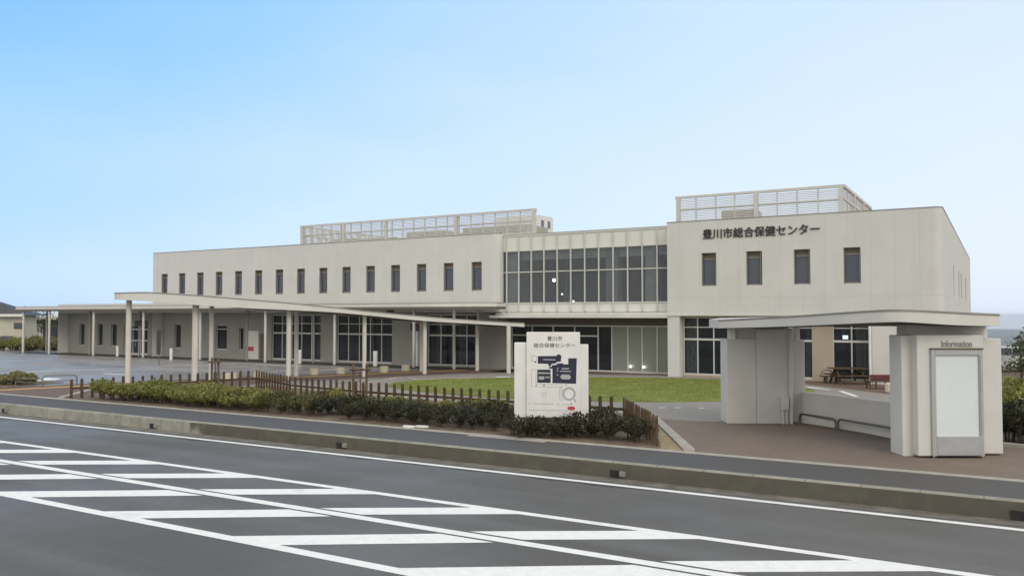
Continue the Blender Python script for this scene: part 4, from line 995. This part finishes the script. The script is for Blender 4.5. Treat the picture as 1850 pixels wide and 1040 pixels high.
while y < 25.5:
    x = -30.6 + (row % 2)*0.29
    while x < -7.3:
        xx, yy = x+random.uniform(-0.1, 0.1), y+random.uniform(-0.1, 0.1)
        inside = yy < backY(xx)-0.35 and xx > -30.3+(yy-19)*0.3+0.35
        qx = (Vector((xx, yy, 0)).dot(RV), Vector((xx, yy, 0)).dot(F0))
        if abs(qx[0]-sx0) < 1.1 and abs(qx[1]-SZ) < 0.45: inside = False
        if inside:
            t = (xx + 21.6) + random.uniform(-1.6, 1.6) - (yy-20.5)*0.95
            if qx[1] < 23.3 and abs(qx[0]-sx0) < 1.25: pass
            elif t < 0 and yy < 21.7: place_shrub(LIGHT, xx, yy, random.uniform(0.95, 1.3), 'yellow-green low shrub in the west half of the fenced bed', 'yellow-green shrubs in the fenced bed')
            elif t < 4.5:
                if random.random() < (0.9 if yy < 20.9 else 0.35) and yy < 21.8: place_shrub(MID, xx, yy, random.uniform(0.8, 1.1), 'mid green shrub with reddish tips in the middle of the fenced bed', 'mixed green shrubs in the fenced bed')
            elif t >= 4.5 and (yy < 21.0 or (xx > -10 and yy < 22.7)): place_shrub(DARK, xx, yy, random.uniform(0.85, 1.15), 'dark green bushy shrub around the site map sign', 'dark shrubs in the fenced bed')
        x += 0.58
    y += 0.56; row += 1
for k in range(13):
    place_shrub(LIGHT if k % 3 else MID, -20.8+k*0.66+random.uniform(-0.15, 0.15), 22.15+random.uniform(0, 0.5), random.uniform(0.7, 1.05), 'wispy light green shrub growing along the picket fence', 'wispy shrubs along the fence')
for u_, l_ in ((739, 'flat white stone lying at the bed edge, left one of the pair'), (763, 'flat white stone lying at the bed edge, right one of the pair')):
    a_ = G(u_, 770.5, 0.345); rs = random.Random(u_)
    tag(MB().prism([(a_[0]+0.24*math.cos(t)*rs.uniform(0.8, 1.1), a_[1]+0.15*math.sin(t)*rs.uniform(0.8, 1.1)) for t in [2*math.pi*k_/11 for k_ in range(11)]], 0.33, 0.375).build('stone_slab', 'white', origin=(*a_, 0.335), bevel=0.02), l_, 'stone')
for k in range(7):
    for dz_ in (22.25, 21.75):
        q = CW(930+k*22.5+random.uniform(-4, 4)+(8 if dz_ < 22 else 0), dz_+random.uniform(-0.08, 0.08)); place_shrub(DARK, *q, random.uniform(0.8, 0.98) if dz_ > 22 else random.uniform(0.75, 0.95), 'dark green bushy shrub around the site map sign', 'dark shrubs in the fenced bed')
for k in range(22):
    place_shrub(DRY, -38.9-random.uniform(0, 6.0), 19.8+random.uniform(0, 2.8), random.uniform(0.45, 0.8), 'dry straw coloured shrub on the verge left of the drive', 'dry shrubs on the left verge')
for k in range(80):
    xx = random.uniform(0.12, 3.0); yy = 24.25+random.uniform(0, 10.0)-xx*0.2
    place_shrub(DARK if yy < 27 else LIGHT, xx, yy, random.uniform(1.5, 2.1) if yy < 27 else random.uniform(1.6, 2.1), 'dark shrub beside the shelter pier' if yy < 27 else 'light green shrub behind the dark ones beside the shelter', 'dark shrubs beside the shelter' if yy < 27 else 'light shrubs beside the shelter')
for k in range(14):
    q = CW(random.uniform(-30, 48), random.uniform(73, 78)); place_shrub(LIGHT, *q, random.uniform(1.7, 2.3), 'green shrub below the cream house at the far end of the lot', 'shrubs below the cream house', z=0.31)
for k in range(10):
    q = CW(random.uniform(50, 103), random.uniform(76, 84)); place_shrub(DRY, *q, random.uniform(0.9, 1.4), 'brown-green shrub under the west end of the long canopy', 'shrubs under the west canopy end', z=0.31)

# lawn blades
gb = MB(); rnd = random.Random(3)
xs_ = [q[0] for q in lawn_pl]; ys_ = [q[1] for q in lawn_pl]
def inside_poly(x, y, P):
    c = False
    for (x0, y0), (x1, y1) in zip(P, P[1:]+P[:1]):
        if (y0 > y) != (y1 > y) and x < (x1-x0)*(y-y0)/(y1-y0)+x0: c = not c
    return c
cnt = 0
while cnt < 26000:
    x, y = rnd.uniform(min(xs_), max(xs_)), rnd.uniform(min(ys_), max(ys_))
    if not inside_poly(x, y, lawn_pl): continue
    a = rnd.uniform(0, 6.28); h = rnd.uniform(0.02, 0.055); w_ = 0.012
    gb.face([(x-w_*math.cos(a), y-w_*math.sin(a), 0.355), (x+w_*math.cos(a), y+w_*math.sin(a), 0.355), (x+rnd.uniform(-0.03, 0.03), y+rnd.uniform(-0.03, 0.03), 0.36+h)])
    cnt += 1
gr_ = gb.build('grass', 'grass'); tag(gr_, 'short mown grass of the round lawn', None, None, 'stuff')

# ------------------------------------------------------------------ small site furniture
def block(u, v, label, group='cream block bollards', r=0.24, h=0.34, z=0.33):
    x, y = G(u, v, z)
    o = MB().cyl(x, y, z-0.005, z+h, r, 24).build('block_bollard', 'cream', origin=(x, y, z), bevel=0.03, smooth=False)
    return tag(o, label, 'bollard', group)
cr = [((409, 686.5), 'cream block bollard behind the fence, first from the street along the walkway'), ((420, 685.5), 'cream block bollard behind the fence, second from the street along the walkway'), ((467, 683), 'cream block bollard at the fence bend, third along the walkway'),
      ((568, 676.5), 'cream block bollard fourth along the walkway, clear of the fence'), ((615.5, 675), 'cream block bollard left of the stake frame, fifth along the walkway'), ((694, 672), 'cream block bollard right of the stake frame, sixth along the walkway'), ((733, 669.5), 'cream block bollard nearest the entrance, last along the walkway')]
for (u, v), l_ in cr: block(u, v, l_)
block(1251, 677, 'cream block bollard against the left window of the right block', r=0.2, h=0.30)
block(1609, 708, 'cream block bollard behind the shelter pier near the red bench', r=0.22, h=0.36)
wp = [((212, 643.5), 0.82, 'slim white marker post beside the west entrance door'), ((309, 650.5), 0.85, 'slim white marker post right of the dark pole sign'), ((541, 656.5), 0.9, 'white marker post at the first large glazed bay'), ((678, 661), 0.95, 'white marker post at the second large glazed bay')]
for (u, v), h, l_ in wp:
    x, y = G(u, v); mb = MB().cyl(x, y, 0.325, 0.33+h, 0.10 if u < 400 else 0.14, 16)
    tag(mb.build('marker_post', 'white', origin=(x, y, 0.33), bevel=0.02), l_, 'post', 'white marker posts before the west wing')
# pole sign
x, y = G(287, 658.5)
PS = thing('pole_sign', 'thin dark pole carrying a narrow dark board in the parking lot', 'sign', (x, y, 0.33))
MB().tube([(x, y, 0.325), (x, y, 2.55)], 0.03).build('pole', 'rail', PS, smooth=True)
MB().box(x-0.2, x+0.2, y-0.05, y-0.032, 1.0, 2.55).build('board', 'signdark', PS)
# red-brown hanging sign on a post near the entrance
x, y = G(755, 661.0); y -= 0.1
HS = thing('display_sign', 'dark maroon display box on a white post beside the walkway canopy', 'sign', (x, y, 0.33))
MB().cyl(x, y, 0.325, 3.0, 0.08).build('post', 'white', HS, smooth=True)
zs0, zs1 = zrow(x, y, 597), zrow(x, y, 584)
MB().box(x-0.36, x+0.42, y-0.25, y-0.085, zs0, zs1).build('display_box', 'maroon', HS, bevel=0.02)
# steel guard rails at the drive
def guard(u0, v0, u1, v1, h, label):
    a, b = G(u0, v0), G(u1, v1); d = Vector((b[0]-a[0], b[1]-a[1], 0)); Ln = d.length; d.normalize(); r = 0.18
    pts = [(0, 0.32)] + [(r-r*math.cos(math.radians(t)), h+0.33-r+r*math.sin(math.radians(t))) for t in range(0, 91, 15)]
    pts += [(Ln-q[0], q[1]) for q in pts[::-1]]
    mb = MB().tube([(a[0]+d.x*s_, a[1]+d.y*s_, z_) for s_, z_ in pts], 0.03, 10)
    mb.tube([(a[0]+d.x*0.02, a[1]+d.y*0.02, 0.33+h*0.45), (a[0]+d.x*(Ln-0.02), a[1]+d.y*(Ln-0.02), 0.33+h*0.45)], 0.022, 8)
    return tag(mb.build('guard_rail', 'rail', origin=(*a, 0.33), smooth=True), label, 'rail', 'steel guard rails at the drive')
guard(28, 696, 78, 697.5, 0.33, 'low steel guard rail beside the dry shrubs at the drive')
guard(77, 695, 139, 693, 0.42, 'steel hoop guard rail between the drive and the fence end')
# tree stakes
def stake(u, Z, zt_top, label, wide_=0.5):
    x0, y0 = CW(u, Z)
    t_ = thing('staked_tree', label, 'young tree', (x0, y0, 0.33))
    for s_ in (-wide_/2, wide_/2):
        p_ = Vector((x0, y0, 0))+RV*s_; MB().tube([(p_.x, p_.y, 0.32), (p_.x, p_.y, zt_top)], 0.045, 10).build('stake', 'wood_pale', t_, smooth=True)
    a = Vector((x0, y0, 0))-RV*(wide_/2+0.12)-F0*0.07; b = Vector((x0, y0, 0))+RV*(wide_/2+0.15)-F0*0.07
    MB().tube([(a.x, a.y, zt_top-0.18), (b.x, b.y, zt_top-0.18)], 0.04, 10).build('crossbar', 'wood_pale', t_, smooth=True)
    MB().tube([(x0, y0, 0.32), (x0+0.03, y0, 1.1), (x0-0.01, y0+0.02, zt_top-0.25)], [0.03, 0.025, 0.02], 8).build('trunk', 'bark', t_, smooth=True)
stake(651, 29.3, 1.8, 'cut-back young tree tied to a two-post stake frame in front of the cream bollards', 0.46)
stake(390, 35.5, 1.72, 'cut-back young tree in a narrow stake frame left of the fence bend', 0.28)
# picnic table and benches
def bench_set():
    a = G(1500, 691.5); T_ = thing('bench', 'dark bench with curved armrest in front of the tan wall', 'bench', (*a, 0.33))
    tt = lambda q: tuple(Vector((a[0], a[1], 0))+RV*q[0]+F0*q[1]+Vector((0, 0, q[2])))
    mb = MB(tt)
    for k in range(3): mb.box(-0.45, 0.55, -0.2+k*0.14, -0.08+k*0.14, 0.63, 0.67)
    mb.build('seat', 'wood', T_)
    for s_ in (-0.22, 0.32): MB(tt).box(s_-0.04, s_+0.04, -0.15, 0.15, 0.325, 0.63).build('leg', 'wood', T_)
    MB(tt).tube([(-0.42, 0.1, 0.66), (-0.36, 0.1, 0.85), (-0.2, 0.1, 0.95), (0.05, 0.1, 0.92), (0.25, 0.1, 0.67)], 0.025).build('armrest', 'rail', T_, smooth=True)
    a2 = G(1533, 692.5); T2 = thing('picnic_table', 'dark brown picnic table with benches before the east window', 'table', (*a2, 0.33))
    t2 = lambda q: tuple(Vector((a2[0], a2[1], 0))+RV*q[0]+F0*q[1]+Vector((0, 0, q[2])))
    mb = MB(t2)
    for k in range(5): mb.box(-0.85, 0.75, -0.4+k*0.165, -0.26+k*0.165, 1.03, 1.07)
    mb.build('tabletop', 'wood', T2)
    MB(t2).box(-0.9, 1.1, -0.85, -0.6, 0.72, 0.76).build('seat', 'wood', T2); MB(t2).box(-0.9, 1.1, 0.6, 0.85, 0.72, 0.76).build('seat', 'wood', T2)
    for s_ in (-0.6, 0.55):
        MB(t2).tube([(s_, -0.7, 0.325), (s_, -0.1, 1.03)], 0.045).build('leg', 'wood', T2); MB(t2).tube([(s_, 0.7, 0.325), (s_, 0.1, 1.03)], 0.045).build('leg', 'wood', T2)
        MB(t2).box(s_-0.03, s_+0.03, -0.7, 0.7, 0.68, 0.72).build('brace', 'wood', T2)
    a3 = G(1584, 702); T3 = thing('bench', 'bench with dark red backrest and thin legs, half behind the shelter pier', 'bench', (*a3, 0.33))
    t3 = lambda q: tuple(Vector((a3[0], a3[1], 0))+RV*q[0]+F0*q[1]+Vector((0, 0, q[2])))
    mb = MB(t3)
    for k in range(3): mb.box(-0.4, 0.9, -0.25+k*0.16, -0.11+k*0.16, 0.64, 0.68)
    mb.build('seat', 'wood', T3)
    MB(t3).box(-0.18, 0.95, 0.2, 0.26, 0.68, 0.93).build('backrest', 'redcloth', T3, bevel=0.04)
    for s_ in (-0.36, -0.1, 0.3, 0.8): MB(t3).box(s_-0.025, s_+0.025, -0.2, -0.15, 0.325, 0.64).build('leg', 'wood', T3)
    for s_ in (-0.36, 0.8): MB(t3).box(s_-0.025, s_+0.025, 0.14, 0.19, 0.325, 0.66).build('leg', 'wood', T3)
bench_set()
# kerb drain hoods
dn = [(22, 738.5, 'first drain opening of the kerb counting from the left'), (271, 768, 'second drain opening of the kerb, under the fence bend'), (611, 803, 'third drain opening of the kerb, below the shrub gap'), (1107, 856, 'fourth drain opening of the kerb, right of the map sign'), (1846, 931, 'last drain opening of the kerb, below the shelter')]
for u, v, l_ in dn:
    x, _ = G(u, v, 0.13); r0 = thing('kerb_drain', l_, 'drain', (x, KY, 0.0), 'kerb drains')
    MB().box(x-0.16, x+0.06, KY-0.012, KY+0.02, 0.02, 0.17).build('opening', 'black', r0)
    MB().box(x+0.06, x+0.20, KY-0.05, KY+0.02, 0.05, 0.165).build('hood', 'trim', r0, bevel=0.015)

# ------------------------------------------------------------------ surroundings
def house(name, label, u0, u1, Z0, Z1, vbase, veave, vroof, wallm, roofm, over=0.5):
    """simple house square to the view line of its plot"""
    xa, xb = (u0-925)/FPX*Z0, (u1-925)/FPX*Z0; ze = EYE+(570-veave)/FPX*Z0; zr = EYE+(570-vroof)/FPX*(Z0+Z1)/2
    h = thing(name, label, 'house', TC(((xa+xb)/2, Z0, 0.31)))
    MB(TC).box(xa, xb, Z0, Z1, min(0.30, ze-3.6), ze).build('wall', wallm, h)
    mb = MB(TC); p0, p1, p2, p3 = (xa-over, Z0-over, ze), (xb+over, Z0-over, ze), (xb+over, Z1+over, ze), (xa-over, Z1+over, ze)
    zm = (Z0+Z1)/2; r0, r1 = ((xa*0.65+xb*0.35), zm, zr), ((xa*0.35+xb*0.65), zm, zr)
    for f_ in ([p0, p1, r1, r0], [p1, p2, r1], [p2, p3, r0, r1], [p3, p0, r0], [p3, p2, p1, p0]): mb.face(f_)
    rf_ = mb.build('roof', roofm, h)
    MB(TC).box(xa-over, xb+over, Z0-over-0.02, Z0-over+0.02, ze-0.12, ze+0.14).build('eave', 'spandrel', rf_)
    return h, xa, xb, ze
hh, xa, xb, ze = house('house', 'cream house with dark hipped roof beyond the left end of the lot', -150, 40, 80, 82.5, 637, 569.5, 541, 'housewall', 'rooftile', 0.5)
for (u, v, wd, ht) in ((14, 611, 1.1, 0.35), (36, 588, 0.9, 0.45)):
    x = (u-925)/FPX*80; z = EYE+(570-v)/FPX*80
    w0 = MB(TC).box(x-wd/2-0.06, x+wd/2+0.06, 79.93, 79.99, z-ht/2-0.06, z+ht/2+0.06).build('window', 'head', hh)
    MB(TC).box(x-wd/2, x+wd/2, 79.91, 79.94, z-ht/2, z+ht/2).build('pane', 'glass_dark', w0)
h2_, xa, xb, ze = house('house', 'slate blue house with pale eaves behind the west end of the long canopy', 60, 150, 90, 100, 634, 575, 558, 'bluewall', 'spandrel', 0.6)
x = (64-925)/FPX*90
w0 = MB(TC).box(x-0.6, x+0.9, 89.9, 89.97, 1.2, 2.6).build('window', 'spandrel', h2_); MB(TC).box(x-0.5, x+0.8, 89.87, 89.91, 1.3, 2.5).build('pane', 'inside_pale', w0)
h3, xa, xb, ze = house('house', 'low grey-roofed building with lit orange windows beyond the shelter', 1790, 1900, 110, 120, 668, 651, 637, 'housewall', 'unit', 0.6)
for k in range(7):
    x = (1806+k*9-925)/FPX*110; zc = EYE+(570-658)/FPX*110
    w0 = MB(TC).box(x-0.36, x+0.36, 109.92, 109.98, zc-0.5, zc+0.5).build('window', 'head', h3); MB(TC).box(x-0.3, x+0.3, 109.88, 109.92, zc-0.42, zc+0.42).build('pane', 'litwin', w0)

# parked car seen over the hedge
def car(u, Z, label):
    cx, cz = (u-925)/FPX*Z, Z
    c = thing('parked_car', label, 'car', TC((cx, cz, 0.32)))
    T_ = lambda q: TC((cx+q[0], cz+q[1], 0.32+q[2]))
    mb = MB(T_); pr_ = [(-1.9, 0.3), (1.9, 0.3), (1.92, 0.75), (1.75, 0.86), (1.0, 0.93), (0.55, 1.42), (-1.15, 1.45), (-1.7, 0.95), (-1.92, 0.85)]
    a_ = [mb.p((x, -0.78, z)) for x, z in pr_]; b_ = [mb.p((x, 0.78, z)) for x, z in pr_]; mb.f.append(a_); mb.f.append(b_[::-1])
    for i in range(len(pr_)): mb.f.append([a_[i], b_[i], b_[(i+1) % len(pr_)], a_[(i+1) % len(pr_)]])
    mb.build('body', 'carpaint', c, bevel=0.05)
    for x0_, x1_, x2_, x3_ in ((-1.4, -0.35, -0.35, -1.1), (-0.25, 0.75, 0.45, -0.25)):
        m2 = MB(T_); m2.face([(x0_, -0.79, 0.98), (x1_, -0.79, 0.98), (x2_, -0.79, 1.36), (x3_, -0.79, 1.36)]); m2.build('side_window', 'glass_dark', c)
    for x in (-1.2, 1.2):
        w_ = MB(T_).tube([(x, -0.8, 0.31), (x, -0.6, 0.31)], 0.31, 20).build('wheel', 'black', c); MB(T_).tube([(x, -0.815, 0.31), (x, -0.79, 0.31)], 0.19, 16).build('rim', 'steel', w_)
    MB(T_).box(1.84, 1.93, -0.7, -0.4, 0.62, 0.76).build('headlight', 'white', c)
car(1822, 47.5, 'pale grey parked car glimpsed between the shelter and the young tree')

def tree(u, Z, h, cr_, label, n=900, seed=1, lm='leaf_tree', trunk_r=0.07):
    x0, y0 = CW(u, Z); t_ = thing('tree', label, 'tree', (x0, y0, 0.33)); rnd = random.Random(seed)
    mb = MB(); mb.tube([(x0, y0, 0.3), (x0+0.03, y0, h*0.4), (x0-0.02, y0+0.03, h*0.85)], [trunk_r, trunk_r*0.75, trunk_r*0.3], 8)
    lb = MB(); ends = []
    for k in range(9):
        a = rnd.uniform(0, 6.28); z0 = h*rnd.uniform(0.35, 0.75); L_ = cr_*rnd.uniform(0.6, 1.0)
        e_ = (x0+L_*math.cos(a), y0+L_*math.sin(a), z0+L_*rnd.uniform(0.4, 0.9)); ends.append(e_)
        mb.tube([(x0, y0, z0), ((x0*2+e_[0])/3, (y0*2+e_[1])/3, z0+(e_[2]-z0)*0.45), e_], [trunk_r*0.4, trunk_r*0.25, trunk_r*0.1], 6)
    mb.build('trunk', 'bark', t_, smooth=True)
    ends.append((x0, y0, h*0.95))
    for k in range(n):
        e_ = rnd.choice(ends); c = Vector(e_)+Vector((rnd.gauss(0, 1), rnd.gauss(0, 1), rnd.gauss(0, 0.8)))*cr_*0.28
        a = rnd.uniform(0, 6.28); tl = rnd.uniform(-1, 1); d = Vector((math.cos(a)*math.cos(tl), math.sin(a)*math.cos(tl), math.sin(tl))); s_ = d.cross(Vector((rnd.uniform(-1, 1), rnd.uniform(-1, 1), rnd.uniform(-1, 1)))); s_.normalize()
        L_ = rnd.uniform(0.10, 0.2); lb.face([c-d*L_/2, c+s_*L_*0.3, c+d*L_/2, c-s_*L_*0.3])
    lb.build('crown', lm, t_)
tree(1842, 39, 2.25, 0.62, 'young loose-crowned tree right of the shelter', 800, 4)
tree(1862, 44, 2.6, 0.9, 'second young tree at the right edge, behind the loose-crowned one', 900, 6)
for k, (u, Z, h, c_) in enumerate([(58, 84, 4.2, 1.3), (92, 88, 3.6, 1.2)]):
    tree(u, Z, h, c_, ['small tree between the cream house and the slate house', 'small tree in front of the slate blue house'][k], 900, 20+k, trunk_r=0.1)

# far hills
def hills(name, az0, az1, D, base_h, seed):
    rnd = random.Random(seed); mb = MB(); n = 160
    def ridge(t): return base_h*(0.55+0.25*math.sin(t*5.1+seed)+0.14*math.sin(t*17.7+seed*2)+0.10*math.sin(t*41+seed)+0.05*math.sin(t*83+seed))
    rows = []
    for k in range(n+1):
        t = k/n; a = math.radians(az0+(az1-az0)*t); dr = lambda r: (r*math.sin(a), r*math.cos(a))
        z = ridge(t)*math.sin(math.pi*min(1, max(0, t*1.0)))**0.35 if 0 < t < 1 else 0
        rows.append([(*dr(D-5000), -123), (*dr(D-2200), -123+z*0.42), (*dr(D), -125+z), (*dr(D+900), -125)])
    for A, B_ in zip(rows, rows[1:]):
        for i in range(3): mb.face([A[i], B_[i], B_[i+1], A[i+1]])
    o = mb.build(name, 'forest', smooth=True); structure(o); return o
hills('hills', -4, 52, 7500, 84, 4)

# the air itself: thin even haze round everything
hz = MB().box(-9400, 9400, -200, 9400, -127, 12.4).build('haze', 'earth')
hm = bpy.data.materials.new('haze_air'); hm.use_nodes = True
hn = hm.node_tree.nodes; hn.clear()
ho = hn.new('ShaderNodeOutputMaterial'); pv = hn.new('ShaderNodeVolumePrincipled')
pv.inputs['Color'].default_value = (0.86, 0.94, 1.0, 1); pv.inputs['Density'].default_value = 0.00013; pv.inputs['Anisotropy'].default_value = 0.2
hm.node_tree.links.new(pv.outputs[0], ho.inputs['Volume'])
hz.data.materials.clear(); hz.data.materials.append(hm); hz['kind'] = 'stuff'; hz['label'] = 'thin pale haze over the valley'
